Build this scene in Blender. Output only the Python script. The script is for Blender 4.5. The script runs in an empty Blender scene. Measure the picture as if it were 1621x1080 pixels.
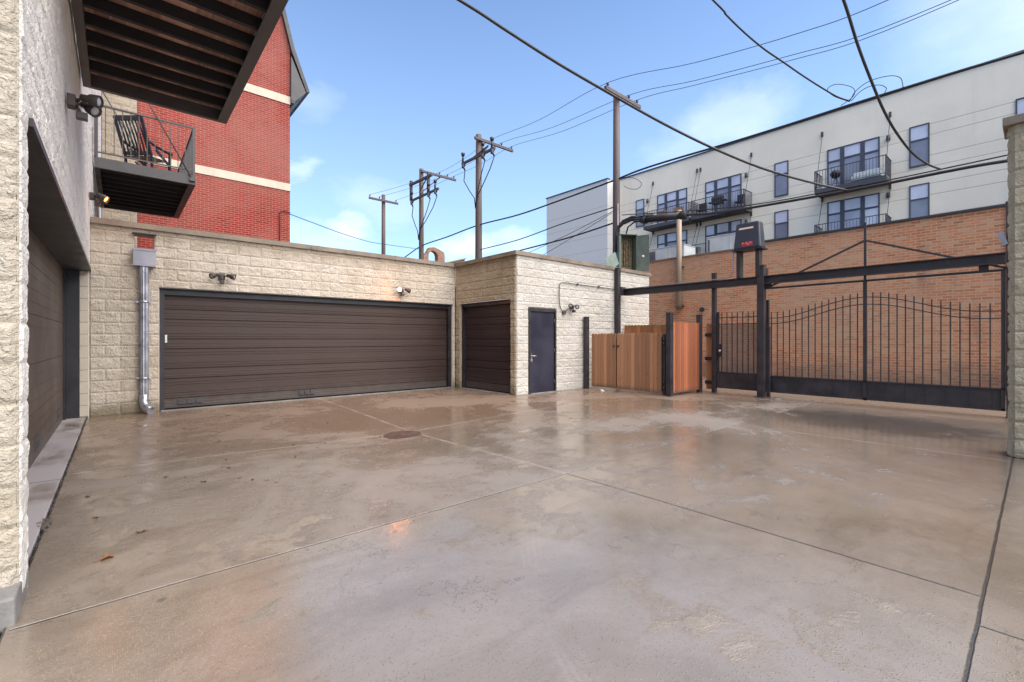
import bpy, bmesh, math, random
import numpy as np
from mathutils import Vector, Matrix, Euler
random.seed(7)
S = bpy.context.scene
COL = S.collection
R = math.radians

# ------------------------------------------------------------------ camera
cam_d = bpy.data.cameras.new('camera'); cam = bpy.data.objects.new('camera', cam_d); COL.objects.link(cam)
cam_d.sensor_width = 36.0; cam_d.lens = 16.01; cam_d.shift_y = -0.00185
cam_d.clip_start = 0.05; cam_d.clip_end = 2000
cam.location = (0, 0, 1.34); cam.rotation_euler = (R(90), 0, R(-40.85))
S.camera = cam
# ------------------------------------------------------------------ world
W = bpy.data.worlds.new('World'); S.world = W; W.use_nodes = True
wn, wl = W.node_tree.nodes, W.node_tree.links
wn.clear()
SUN_DIR = Vector((0.17, -0.58, 0.80)).normalized()      # towards the sun
out = wn.new('ShaderNodeOutputWorld'); bg = wn.new('ShaderNodeBackground')
sky = wn.new('ShaderNodeTexSky'); sky.sky_type = 'NISHITA'; sky.sun_disc = False
sky.sun_elevation = math.asin(SUN_DIR.z); sky.sun_rotation = math.atan2(SUN_DIR.x, SUN_DIR.y) % (2*math.pi)
sky.air_density = 1.0; sky.dust_density = 0.8; sky.ozone_density = 1.6
bg.inputs['Strength'].default_value = 0.066
tc = wn.new('ShaderNodeTexCoord')
def wmath(op, a, b=None, c=None):
    n = wn.new('ShaderNodeMath'); n.operation = op
    for i, v in enumerate((a, b, c)):
        if v is None: continue
        if isinstance(v, (int, float)): n.inputs[i].default_value = v
        else: wl.new(v, n.inputs[i])
    return n.outputs[0]
def wvm(op, a, b):
    n = wn.new('ShaderNodeVectorMath'); n.operation = op
    for i, v in enumerate((a, b)):
        if isinstance(v, tuple): n.inputs[i].default_value = v
        else: wl.new(v, n.inputs[i])
    return n.outputs['Value'] if op in ('DOT_PRODUCT', 'LENGTH', 'DISTANCE') else n.outputs[0]
nz = wn.new('ShaderNodeTexNoise'); nz.inputs['Scale'].default_value = 7; nz.inputs['Detail'].default_value = 6; nz.inputs['Roughness'].default_value = 0.6
st = wvm('MULTIPLY', tc.outputs['Generated'], (1, 1, 2.0)); wl.new(st, nz.inputs['Vector'])
nfac = nz.outputs['Fac']
noff = wvm('SUBTRACT', nz.outputs['Color'], (0.5, 0.5, 0.5))
noff2 = wvm('MULTIPLY', noff, (0.16, 0.16, 0.12))
dirv = wvm('ADD', tc.outputs['Generated'], noff2)
dirs = wvm('MULTIPLY', dirv, (1, 1, 1.9))
total = None
for (x, y, z), r, a in [((0.843, 0.363, 0.397), 0.08, 0.33), ((0.823, 0.437, 0.364), 0.07, 0.22), ((0.338, 0.915, 0.222), 0.042, .60),
                        ((0.300, 0.928, 0.185), 0.08, 0.35), ((0.265, 0.910, 0.319), 0.028, 0.30), ((0.56, 0.803, 0.195), 0.055, .60),
                        ((0.64, 0.75, 0.20), 0.05, 0.45), ((0.406, 0.858, 0.275), 0.07, 0.2), ((0.24, 0.84, 0.43), 0.06, 0.18),
                        ((0.9, -0.2, 0.45), 0.25, 0.6), ((-0.6, -0.5, 0.5), 0.5, 0.9), ((0.3, -0.8, 0.5), 0.45, 0.9)]:
    d = wvm('DISTANCE', dirs, (x, y, z*1.9))
    q = wmath('DIVIDE', d, r*1.5); q = wmath('SUBTRACT', 1.0, q); q = wmath('MAXIMUM', q, 0.0)
    q = wmath('MULTIPLY', q, 1.6); q = wmath('MINIMUM', q, 1.0); q = wmath('MULTIPLY', q, a)
    total = q if total is None else wmath('MAXIMUM', total, q)
cl = wmath('MULTIPLY', total, wmath('ADD', wmath('MULTIPLY', nfac, 1.2), 0.25)); cl = wmath('MINIMUM', cl, 1.0)
tint = wn.new('ShaderNodeMix'); tint.data_type = 'RGBA'; tint.blend_type = 'MULTIPLY'; tint.inputs[0].default_value = 1.0
wl.new(sky.outputs[0], tint.inputs[6]); tint.inputs[7].default_value = (0.86, 1.0, 1.16, 1)
# thin veil of haze near the horizon
sep = wn.new('ShaderNodeSeparateXYZ'); wl.new(tc.outputs['Generated'], sep.inputs[0])
veil = wmath('MULTIPLY', wmath('MAXIMUM', wmath('SUBTRACT', 0.72, wmath('MAXIMUM', sep.outputs[2], 0.0)), 0.0), 0.75)
vm = wn.new('ShaderNodeMix'); vm.data_type = 'RGBA'; wl.new(veil, vm.inputs[0]); wl.new(tint.outputs[2], vm.inputs[6])
vm.inputs[7].default_value = (3.9, 5.5, 7.9, 1)
cm = wn.new('ShaderNodeMix'); cm.data_type = 'RGBA'; wl.new(cl, cm.inputs[0]); wl.new(vm.outputs[2], cm.inputs[6])
cm.inputs[7].default_value = (6.3, 6.8, 7.7, 1)
wl.new(cm.outputs[2], bg.inputs['Color']); wl.new(bg.outputs[0], out.inputs['Surface'])
# ------------------------------------------------------------------ sun (thin high cloud: very soft)
sd = bpy.data.lights.new('sun', 'SUN'); sd.energy = 2.1; sd.angle = R(80); sd.color = (1.0, 0.915, 0.81)
so = bpy.data.objects.new('sun', sd); COL.objects.link(so)
so.rotation_euler = (-SUN_DIR).to_track_quat('-Z', 'Y').to_euler(); so.location = (0, -20, 40)
# ------------------------------------------------------------------ exposure
S.view_settings.view_transform = 'Standard'; S.view_settings.look = 'None'
S.view_settings.exposure = 1.75; S.view_settings.gamma = 1; S.view_settings.use_curve_mapping = False

# ================================================================== helpers
class B:
    """collects geometry in world coordinates, becomes ONE mesh object"""
    def __init__(s): s.v = []; s.f = []; s.sm = []; s.suv = None
    def add(s, vs, fs, smooth=False):
        o = len(s.v); s.v += [tuple(v) for v in vs]
        for f in fs: s.f.append(tuple(i+o for i in f)); s.sm.append(smooth)
        return s
    def box(s, x0, x1, y0, y1, z0, z1):
        x0, x1 = sorted((x0, x1)); y0, y1 = sorted((y0, y1)); z0, z1 = sorted((z0, z1))
        vs = [(x, y, z) for z in (z0, z1) for y in (y0, y1) for x in (x0, x1)]
        return s.add(vs, [(0, 2, 3, 1), (4, 5, 7, 6), (0, 1, 5, 4), (2, 6, 7, 3), (0, 4, 6, 2), (1, 3, 7, 5)])
    def obox(s, c, ax, ay, az, hx, hy, hz):
        c = Vector(c); ax = Vector(ax).normalized()*hx; ay = Vector(ay).normalized()*hy; az = Vector(az).normalized()*hz
        vs = [c+ax*i+ay*j+az*k for k in (-1, 1) for j in (-1, 1) for i in (-1, 1)]
        return s.add(vs, [(0, 2, 3, 1), (4, 5, 7, 6), (0, 1, 5, 4), (2, 6, 7, 3), (0, 4, 6, 2), (1, 3, 7, 5)])
    def bar(s, p, q, w, h=None, up=(0, 0, 1)):
        p, q = Vector(p), Vector(q); d = q-p; L = d.length; d.normalize(); up = Vector(up)
        if abs(d.dot(up)) > 0.98: up = Vector((0, 1, 0)) if abs(d.y) < .9 else Vector((1, 0, 0))
        sd_ = d.cross(up).normalized(); u2 = sd_.cross(d).normalized()
        return s.obox((p+q)/2, d, sd_, u2, L/2, w/2, (h or w)/2)
    def tube(s, pts, r, n=8, r1=None, cap=True):
        pts = [Vector(p) for p in pts]; m = len(pts); up = None; vs = []
        for i, p in enumerate(pts):
            t = (pts[min(i+1, m-1)]-pts[max(i-1, 0)]).normalized()
            if up is None:
                up = Vector((0, 0, 1)) if abs(t.z) < .9 else Vector((1, 0, 0))
            a = t.cross(up).normalized(); b = a.cross(t).normalized(); up = b
            rr = r if r1 is None else r+(r1-r)*i/(m-1)
            for k in range(n):
                an = 2*math.pi*k/n; vs.append(p+a*math.cos(an)*rr+b*math.sin(an)*rr)
        fs = [(i*n+k, i*n+(k+1) % n, (i+1)*n+(k+1) % n, (i+1)*n+k) for i in range(m-1) for k in range(n)]
        s.add(vs, fs, True)
        if cap:
            o = len(s.v)-len(vs)
            s.f.append(tuple(o+k for k in reversed(range(n)))); s.sm.append(False)
            s.f.append(tuple(o+(m-1)*n+k for k in range(n))); s.sm.append(False)
        return s
    def lathe(s, prof, c, ax, n=16):
        """prof: (along, radius) pairs, from point c along ax"""
        c = Vector(c); ax = Vector(ax).normalized()
        up = Vector((0, 0, 1)) if abs(ax.z) < .9 else Vector((1, 0, 0))
        a = ax.cross(up).normalized(); b = ax.cross(a).normalized(); vs = []
        for (h, r) in prof:
            for k in range(n):
                an = 2*math.pi*k/n; vs.append(c+ax*h+a*math.cos(an)*r+b*math.sin(an)*r)
        m = len(prof)
        fs = [(i*n+k, i*n+(k+1) % n, (i+1)*n+(k+1) % n, (i+1)*n+k) for i in range(m-1) for k in range(n)]
        s.add(vs, fs, True); o = len(s.v)-len(vs)
        s.f.append(tuple(o+k for k in reversed(range(n)))); s.sm.append(False)
        s.f.append(tuple(o+(m-1)*n+k for k in range(n))); s.sm.append(False)
        return s
    def prism(s, poly, ext):
        e = Vector(ext); n = len(poly); vs = [Vector(p) for p in poly]; vs += [v+e for v in vs]
        fs = [tuple(reversed(range(n))), tuple(range(n, 2*n))]+[(i, (i+1) % n, (i+1) % n+n, i+n) for i in range(n)]
        return s.add(vs, fs)
    def build(s, name, m, parent=None, bevel=0, recalc=True):
        me = bpy.data.meshes.new(name); org = Vector(parent['org']) if parent is not None and 'org' in parent else Vector((0, 0, 0))
        me.from_pydata([tuple(Vector(v)-org) for v in s.v], [], s.f)
        me.polygons.foreach_set('use_smooth', s.sm)
        if s.suv is not None:
            at = me.attributes.new('wall_uv', 'FLOAT_VECTOR', 'POINT'); arr = np.zeros((len(s.v), 3), np.float32); arr[:len(s.suv)] = s.suv; at.data.foreach_set('vector', arr.ravel())
        o = bpy.data.objects.new(name, me); COL.objects.link(o)
        if m is not None: me.materials.append(m)
        if recalc and len(s.f) < 60000:
            bm = bmesh.new(); bm.from_mesh(me); bmesh.ops.recalc_face_normals(bm, faces=bm.faces); bm.to_mesh(me); bm.free()
        if parent is not None:
            o.parent = parent; o['org'] = list(org)
        if bevel:
            md = o.modifiers.new('bevel', 'BEVEL'); md.width = bevel; md.segments = 2; md.limit_method = 'ANGLE'
        return o
def tag(o, label=None, cat=None, group=None, kind=None):
    if label: o['label'] = label
    if cat: o['category'] = cat
    if group: o['group'] = group
    if kind: o['kind'] = kind
    return o
def thing(name, label, cat, loc, group=None):
    o = bpy.data.objects.new(name, None); COL.objects.link(o); o.location = loc; o['org'] = list(loc); o.empty_display_size = .2
    return tag(o, label, cat, group)

# ---------------- materials
class N:
    def __init__(s, name):
        s.m = bpy.data.materials.new(name); s.m.use_nodes = True; s.t = s.m.node_tree; s.n = s.t.nodes; s.l = s.t.links
        s.b = s.n['Principled BSDF']; s.tc = s.n.new('ShaderNodeTexCoord'); s.o = s.tc.outputs['Object']
    def put(s, inp, v):
        if isinstance(v, (int, float)): inp.default_value = v
        elif isinstance(v, tuple): inp.default_value = v if len(inp.default_value) == len(v) else (*v, 1)
        else: s.l.new(v, inp)
    def noise(s, scale, detail=4, rough=.55, vec=None, dist=0, col=False):
        n = s.n.new('ShaderNodeTexNoise'); n.inputs['Scale'].default_value = scale; n.inputs['Detail'].default_value = detail
        n.inputs['Roughness'].default_value = rough; n.inputs['Distortion'].default_value = dist
        s.l.new(vec if vec is not None else s.o, n.inputs['Vector']); return n.outputs['Color' if col else 'Fac']
    def map(s, scale=(1, 1, 1), loc=(0, 0, 0), rot=(0, 0, 0), vec=None):
        n = s.n.new('ShaderNodeMapping'); s.l.new(vec if vec is not None else s.o, n.inputs[0])
        n.inputs['Scale'].default_value = scale; n.inputs['Location'].default_value = loc; n.inputs['Rotation'].default_value = rot; return n.outputs[0]
    def ramp(s, v, a, b, lo=0., hi=1., smooth=True):
        n = s.n.new('ShaderNodeMapRange'); n.interpolation_type = 'SMOOTHSTEP' if smooth else 'LINEAR'
        s.put(n.inputs[0], v); s.put(n.inputs[1], a); s.put(n.inputs[2], b); s.put(n.inputs[3], lo); s.put(n.inputs[4], hi); return n.outputs[0]
    def math(s, op, a, b=None, c=None):
        n = s.n.new('ShaderNodeMath'); n.operation = op
        for i, v in enumerate((a, b, c)):
            if v is not None: s.put(n.inputs[i], v)
        return n.outputs[0]
    def mix(s, f, a, b, mode='MIX'):
        n = s.n.new('ShaderNodeMix'); n.data_type = 'RGBA'; n.blend_type = mode; s.put(n.inputs[0], f); s.put(n.inputs[6], a); s.put(n.inputs[7], b); return n.outputs[2]
    def xyz(s, v=None):
        n = s.n.new('ShaderNodeSeparateXYZ'); s.l.new(v if v is not None else s.o, n.inputs[0]); return n.outputs
    def comb(s, x, y, z):
        n = s.n.new('ShaderNodeCombineXYZ'); s.put(n.inputs[0], x); s.put(n.inputs[1], y); s.put(n.inputs[2], z); return n.outputs[0]
    def bump(s, h, strength=.5, dist=.01, prev=None):
        n = s.n.new('ShaderNodeBump'); n.inputs['Strength'].default_value = strength; n.inputs['Distance'].default_value = dist
        s.l.new(h, n.inputs['Height'])
        if prev is not None: s.l.new(prev, n.inputs['Normal'])
        return n.outputs[0]
    def fin(s, color, rough=.6, metal=0., normal=None, **kw):
        s.put(s.b.inputs['Base Color'], color); s.put(s.b.inputs['Roughness'], rough); s.b.inputs['Metallic'].default_value = metal
        if normal is not None: s.l.new(normal, s.b.inputs['Normal'])
        for k, v in kw.items(): s.put(s.b.inputs[k.replace('_', ' ')], v)
        return s.m
def c3(c, k): return tuple(min(1, x*k) for x in c)
def paint(name, c, rough=.5, var=.18, scale=3, metal=0., bump=.1, wear=None):
    """weathered paint or plain material: broad and fine colour variation, rough patches"""
    n = N(name); a = n.noise(scale, 5); b = n.noise(scale*14, 3)
    col = n.mix(n.ramp(a, .3, .7), c3(c, 1-var), c3(c, 1+var)); col = n.mix(n.ramp(b, .45, .75, 0, .35), col, c3(c, 1-var*1.6))
    if wear: col = n.mix(n.ramp(n.noise(scale*2.3, 8, .7), .60, .68, 0, .85), col, wear)
    return n.fin(col, n.ramp(a, .3, .7, rough-.08, rough+.12), metal, n.bump(b, bump, .004))

def block_mat(name, base, stain, amt=.5, drip=None):
    """cream painted split face concrete block; the face shape itself is modelled, this adds colour and grain"""
    n = N(name); x, y, z = n.xyz()
    big = n.noise(.55, 5, .6, dist=.6); mid = n.noise(2.6, 6, .65); fine = n.noise(38, 5, .7); sp = n.noise(95, 2, .6)
    col = n.mix(n.ramp(mid, .3, .72), c3(base, .90), c3(base, 1.06))
    col = n.mix(n.ramp(big, .42, .68, 0, amt), col, stain)
    vert = n.noise(1.0, 5, .6, vec=n.map((3.2, 3.2, .35)))
    col = n.mix(n.math('MULTIPLY', n.ramp(vert, .55, .72), amt*.6), col, c3(stain, .72))
    if drip:   # dirt running from the coping and splashed up at the foot of the wall
        top = n.ramp(n.math('ADD', z, n.math('MULTIPLY', vert, .5)), drip-.05, drip+.28)
        col = n.mix(n.math('MULTIPLY', top, .55), col, c3(stain, .55))
        foot = n.ramp(n.math('ADD', z, n.math('MULTIPLY', mid, -.35)), .14, -.10)
        col = n.mix(n.math('MULTIPLY', foot, .75), col, (.17, .14, .08))
    col = n.mix(n.ramp(sp, .60, .72, 0, .35), col, c3(base, .55))
    at = n.n.new('ShaderNodeAttribute'); at.attribute_name = 'wall_uv'
    def cells(mw):
        t = n.n.new('ShaderNodeTexBrick'); n.l.new(at.outputs['Vector'], t.inputs[0]); t.offset = .5; t.inputs['Scale'].default_value = 1; t.inputs['Brick Width'].default_value = .4064; t.inputs['Row Height'].default_value = .2032
        t.inputs['Mortar Size'].default_value = mw; t.inputs['Mortar Smooth'].default_value = .6; t.inputs['Color1'].default_value = (0, 0, 0, 1); t.inputs['Color2'].default_value = (1, 1, 1, 1); return t
    t = cells(.009); on = n.math('GREATER_THAN', n.xyz(at.outputs['Vector'])[0], .001)
    col = n.mix(n.math('MULTIPLY', on, n.ramp(t.outputs[0], 0, 1, .0, .16)), col, c3(stain, .95))
    col = n.mix(n.math('MULTIPLY', n.math('MULTIPLY', t.outputs['Fac'], on), n.ramp(mid, .40, .68, .02, .34)), col, c3(stain, .70))
    bn = n.bump(fine, .75, .015); rg = n.math('ABSOLUTE', n.math('SUBTRACT', n.noise(8, 5, .65, dist=.3), .5)); rg2 = n.math('ABSOLUTE', n.math('SUBTRACT', n.noise(21, 4, .6), .5))
    bn = n.bump(n.math('ADD', rg, n.math('MULTIPLY', rg2, .5)), .9, .07, bn)
    return n.fin(col, .85, 0, bn, Specular_IOR_Level=.25)
def brick_mat(name, ax, c1, c2, mort, pale=None, bw=.215, rh=.076, mw=.010, soot=0):
    n = N(name); x, y, z = n.xyz(); u = x if ax == 'x' else y
    wob = n.noise(1.5, 2); zz = n.math('ADD', z, n.math('MULTIPLY', n.math('SUBTRACT', wob, .5), .012))
    t = n.n.new('ShaderNodeTexBrick'); n.l.new(n.comb(u, zz, 0.0), t.inputs[0]); t.offset = .5
    t.inputs['Scale'].default_value = 1; t.inputs['Brick Width'].default_value = bw; t.inputs['Row Height'].default_value = rh
    t.inputs['Mortar Size'].default_value = mw; t.inputs['Mortar Smooth'].default_value = .25; t.inputs['Bias'].default_value = -.1
    t.inputs['Color1'].default_value = (*c1, 1); t.inputs['Color2'].default_value = (*c2, 1); t.inputs['Mortar'].default_value = (*mort, 1)
    # second brick texture with the same cells picks single odd bricks
    t2 = n.n.new('ShaderNodeTexBrick'); n.l.new(n.comb(n.math('ADD', u, bw*40), n.math('ADD', zz, rh*34), 0.0), t2.inputs[0])
    for k in ('Scale', 'Brick Width', 'Row Height', 'Mortar Size', 'Mortar Smooth'): t2.inputs[k].default_value = t.inputs[k].default_value
    t2.inputs['Color1'].default_value = (0, 0, 0, 1); t2.inputs['Color2'].default_value = (1, 1, 1, 1); t2.inputs['Mortar'].default_value = (.5, .5, .5, 1)
    col = t.outputs[0]
    if pale: col = n.mix(n.ramp(t2.outputs[0], .72, .84, 0, .65), col, pale)
    col = n.mix(n.ramp(t2.outputs[0], .13, .06, 0, .55), col, c3(c1, .5))
    big = n.noise(.35, 5, .65, dist=.5)
    col = n.mix(n.ramp(big, .40, .65, 0, .42), col, c3(mort, .9))
    col = n.mix(n.ramp(n.noise(6, 6, .7), .55, .8, 0, .35), col, c3(c2, .6))
    if soot: col = n.mix(n.ramp(n.noise(.8, 6, .7, vec=n.map((1, 1, .3))), .58, .78, 0, soot), col, (.09, .075, .065))
    col = n.mix(n.ramp(n.math('SUBTRACT', z, n.math('MULTIPLY', n.noise(1.2, 6, .7), 1.6)), .15, -.75, 0, .6), col, (.13, .10, .08))
    bn = n.bump(t.outputs['Fac'], .6, -.008); bn = n.bump(n.noise(60, 4, .7), .35, .006, bn)
    return n.fin(col, .88, 0, bn, Specular_IOR_Level=.2)
def wood_mat(name, ca, cb, axis='z', tint=None, green=0):
    n = N(name); x, y, z = n.xyz()
    sc = {'z': (14, 14, .9), 'x': (.9, 14, 14), 'y': (14, .9, 14)}[axis]
    g = n.noise(3, 6, .65, vec=n.map(sc), dist=.6); big = n.noise(1.3, 3)
    oi = n.n.new('ShaderNodeNewGeometry').outputs['Random Per Island']
    col = n.mix(n.ramp(g, .3, .7), ca, cb); col = n.mix(n.math('MULTIPLY', oi, .95), col, c3(cb, 1.5)); col = n.mix(n.ramp(n.math('FRACT', n.math('MULTIPLY', oi, 7.3)), .62, .8, 0, .55), col, c3(ca, .6))
    col = n.mix(n.ramp(n.noise(5, 2, .5, vec=n.map((7, 7, 2.2))), .69, .73, 0, .85), col, c3(ca, .35))
    if green:
        col = n.mix(n.math('MULTIPLY', n.ramp(n.math('ADD', z, n.math('MULTIPLY', big, .3)), 1.74, 1.93), green), col, (.13, .13, .05))
    col = n.mix(n.ramp(n.math('SUBTRACT', z, n.math('MULTIPLY', big, .15)), .12, -.02, 0, .7), col, (.08, .065, .045))
    return n.fin(col, n.ramp(g, .3, .7, .5, .75), 0, n.bump(g, .35, .004))

M = {}
M['cream'] = block_mat('cream_split_block', (.575, .505, .42), (.42, .325, .22), .38, drip=3.28)
M['near_block'] = block_mat('near_tan_block', (.50, .445, .36), (.38, .29, .18), .5)
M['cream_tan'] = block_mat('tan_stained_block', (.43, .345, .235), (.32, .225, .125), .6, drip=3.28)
M['white_block'] = block_mat('white_split_block', (.575, .535, .48), (.44, .37, .28), .22)
M['left_block'] = block_mat('whitest_split_block', (.84, .795, .73), (.60, .53, .45), .25)
M['pillar_block'] = block_mat('pillar_block', (.46, .40, .29), (.31, .25, .14), .55)
M['smooth_block'] = paint('smooth_block', (.52, .46, .38), .85, .08, 2, bump=.3)
M['coping'] = paint('coping_metal', (.20, .155, .11), .5, .25, 2, wear=(.07, .055, .045))
M['coping_dark'] = paint('dark_coping', (.030, .028, .030), .45, .2, 2)
M['steel'] = paint('dark_painted_steel', (.030, .025, .029), .45, .35, 4, bump=.2, wear=(.085, .048, .034))
M['steel_blk'] = paint('black_steel', (.020, .018, .021), .45, .3, 5)
M['steel_gray'] = paint('grey_brown_steel', (.060, .055, .056), .5, .25, 3, wear=(.10, .075, .06))
M['joist'] = paint('joist_steel', (.014, .012, .013), .7, .3, 4)
M['galv'] = paint('galvanised', (.42, .43, .48), .33, .18, 5, metal=.75)
M['galv_dull'] = paint('dull_galvanised', (.30, .29, .32), .4, .15, 3, metal=.6)
M['deck'] = wood_mat('deck_boards', (.14, .052, .032), (.36, .20, .145), 'y')
M['fence'] = wood_mat('cedar_boards', (.23, .100, .048), (.33, .160, .080), 'z')
M['fence_red'] = wood_mat('red_cedar_boards', (.21, .060, .027), (.30, .100, .045), 'z')
M['fence_back'] = wood_mat('mossy_cedar_boards', (.26, .085, .032), (.34, .13, .05), 'z', green=.6)
M['pole'] = wood_mat('creosote_pole', (.034, .022, .021), (.075, .052, .050), 'z')
M['pole_pale'] = wood_mat('old_pale_pole', (.16, .115, .08), (.28, .21, .15), 'z')
M['cable'] = paint('black_cable', (.016, .016, .018), .5, .2, 8)
M['insul'] = paint('dark_insulator', (.035, .03, .032), .3, .2, 8)
M['rubber'] = paint('black_rubber', (.018, .017, .018), .6, .2, 6)
M['red_brick'] = brick_mat('red_brick', 'x', (.27, .030, .022), (.195, .024, .019), (.36, .17, .135), bw=.203, rh=.0677, mw=.0075, soot=.35)
M['red_brick_y'] = brick_mat('red_brick_side', 'y', (.27, .030, .022), (.195, .024, .019), (.36, .17, .135), bw=.203, rh=.0677, mw=.0075, soot=.35)
M['alley_brick'] = brick_mat('orange_brick', 'y', (.55, .230, .118), (.43, .158, .076), (.52, .355, .235), pale=(.52, .33, .21), soot=.55, mw=.011, bw=.203, rh=.072)
M['alley_brick_x'] = brick_mat('orange_brick_end', 'x', (.50, .185, .085), (.38, .125, .055), (.46, .34, .24), pale=(.55, .40, .26), soot=.55)
M['far_brick'] = brick_mat('far_brick', 'x', (.30, .12, .075), (.20, .085, .06), (.32, .24, .18), pale=(.34, .25, .19), soot=.8)
M['band'] = paint('limestone_band', (.55, .47, .37), .8, .1, 2, bump=.2)
M['door_navy'] = paint('navy_door_paint', (.022, .022, .038), .38, .18, 1.5, bump=.05)
M['chrome'] = paint('brushed_steel', (.6, .6, .6), .25, .1, 8, metal=1)
M['lamp_bronze'] = paint('bronze_fixture', (.040, .030, .026), .45, .3, 9)
M['green_box'] = paint('green_enclosure', (.12, .145, .112), .55, .2, 4, wear=(.20, .22, .18))
M['green_in'] = paint('rusty_inside', (.16, .12, .06), .7, .45, 9, wear=(.05, .035, .02))
M['green_sheet'] = paint('pale_green_sheet', (.20, .255, .21), .5, .12, 3)
M['plastic_dk'] = paint('dark_plastic', (.030, .034, .045), .38, .15, 3)
M['rock'] = paint('black_chair_paint', (.012, .013, .018), .35, .2, 5)
M['white_pl'] = paint('white_plastic', (.65, .65, .62), .5, .08, 5)
M['red_pl'] = paint('red_plastic', (.42, .02, .02), .4, .1, 5)
M['hvac'] = paint('hvac_painted', (.50, .52, .52), .5, .1, 2)
M['hvac_dk'] = paint('hvac_grille', (.13, .12, .14), .6, .2, 9)
M['apt_frame'] = paint('window_frame_paint', (.055, .055, .072), .4, .15, 3)
M['apt_steel'] = paint('balcony_steel', (.060, .058, .070), .5, .2, 2)
M['asphalt'] = paint('asphalt', (.055, .053, .05), .7, .25, .8, bump=.4)
M['roof_dk'] = paint('dark_roofing', (.05, .045, .045), .8, .2, 2, bump=.4)
M['iron'] = paint('cast_iron', (.085, .052, .040), .45, .3, 9, wear=(.14, .085, .06))
M['leaf'] = paint('dead_leaf', (.20, .085, .030), .5, .35, 20)
M['leaf_dk'] = paint('dark_dead_leaf', (.06, .032, .02), .45, .3, 20)
M['pebble'] = paint('pebbles', (.42, .29, .17), .6, .45, 14)
M['furn_tan'] = paint('tan_wood_furniture', (.40, .22, .12), .6, .2, 3)
M['plinth'] = paint('grey_plinth', (.19, .18, .17), .6, .25, 4, bump=.5)
M['seal'] = paint('white_flashing', (.62, .58, .54), .6, .1, 3)
def glass_mat(name, c, rough=.06):
    n = N(name); a = n.noise(.8, 2); st_ = n.n.new('ShaderNodeTexWave'); st_.wave_type = 'BANDS'; st_.bands_direction = 'Z'; st_.inputs['Scale'].default_value = 9
    n.l.new(n.o, st_.inputs[0])
    col = n.mix(n.ramp(a, .35, .65), c3(c, .85), c3(c, 1.12)); col = n.mix(n.math('MULTIPLY', st_.outputs['Fac'], .10), col, c3(c, .55))
    return n.fin(col, rough, 0, None, Coat_Weight=1., Coat_Roughness=.02)
M['pane_light'] = glass_mat('pane_with_white_blind', (.56, .55, .64))
M['pane_mid'] = glass_mat('pane_with_curtain', (.36, .35, .43))
M['pane_dark'] = glass_mat('pane_with_screen', (.20, .195, .24), .25)
# white apartment stucco with fine reveal joints
def stucco():
    n = N('white_stucco'); x, y, z = n.xyz(); b = n.noise(.25, 5, .6); f = n.noise(30, 4, .7)
    base = (.84, .745, .61)
    col = n.mix(n.ramp(b, .35, .65), c3(base, .93), c3(base, 1.04))
    col = n.mix(n.ramp(n.noise(1, 5, .6, vec=n.map((1, 1.6, .12))), .55, .75, 0, .20), col, c3(base, .72))
    j = None
    for zz in (12.19, 11.65, 10.62, 10.05, 9.19, 8.62, 7.60, 7.05, 6.2):
        d = n.math('ABSOLUTE', n.math('SUBTRACT', z, zz)); q = n.ramp(d, .012, .028, 1, 0); j = q if j is None else n.math('MAXIMUM', j, q)
    col = n.mix(n.math('MULTIPLY', j, .55), col, c3(base, .42))
    return n.fin(col, .9, 0, n.bump(f, .3, .01, n.bump(j, .5, -.02)), Specular_IOR_Level=.2)
M['stucco'] = stucco()
def door_mat(name, c):
    n = N(name); x, y, z = n.xyz(); g = n.noise(4, 5, .6, vec=n.map((1.2, 1.2, 60))); b = n.noise(.9, 4)
    col = n.mix(n.ramp(g, .3, .7, 0, .18), c, c3(c, .72)); col = n.mix(n.ramp(b, .4, .65, 0, .3), col, c3(c, 1.25))
    col = n.mix(n.ramp(n.math('SUBTRACT', z, n.math('MULTIPLY', n.noise(5, 5, .7), .5)), .10, -.25, 0, .6), col, (.10, .085, .075))
    col = n.mix(n.ramp(n.noise(18, 6, .7), .68, .74, 0, .5), col, (.22, .13, .08))
    return n.fin(col, n.ramp(b, .35, .65, .42, .55), 0, n.bump(g, .08, .002), Specular_IOR_Level=.35)
M['garage'] = door_mat('brown_garage_door', (.050, .031, .025))
M['garage_flat'] = door_mat('flat_brown_garage_door', (.085, .060, .050))
M['garage_dk'] = door_mat('dark_garage_door', (.040, .025, .024))

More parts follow.
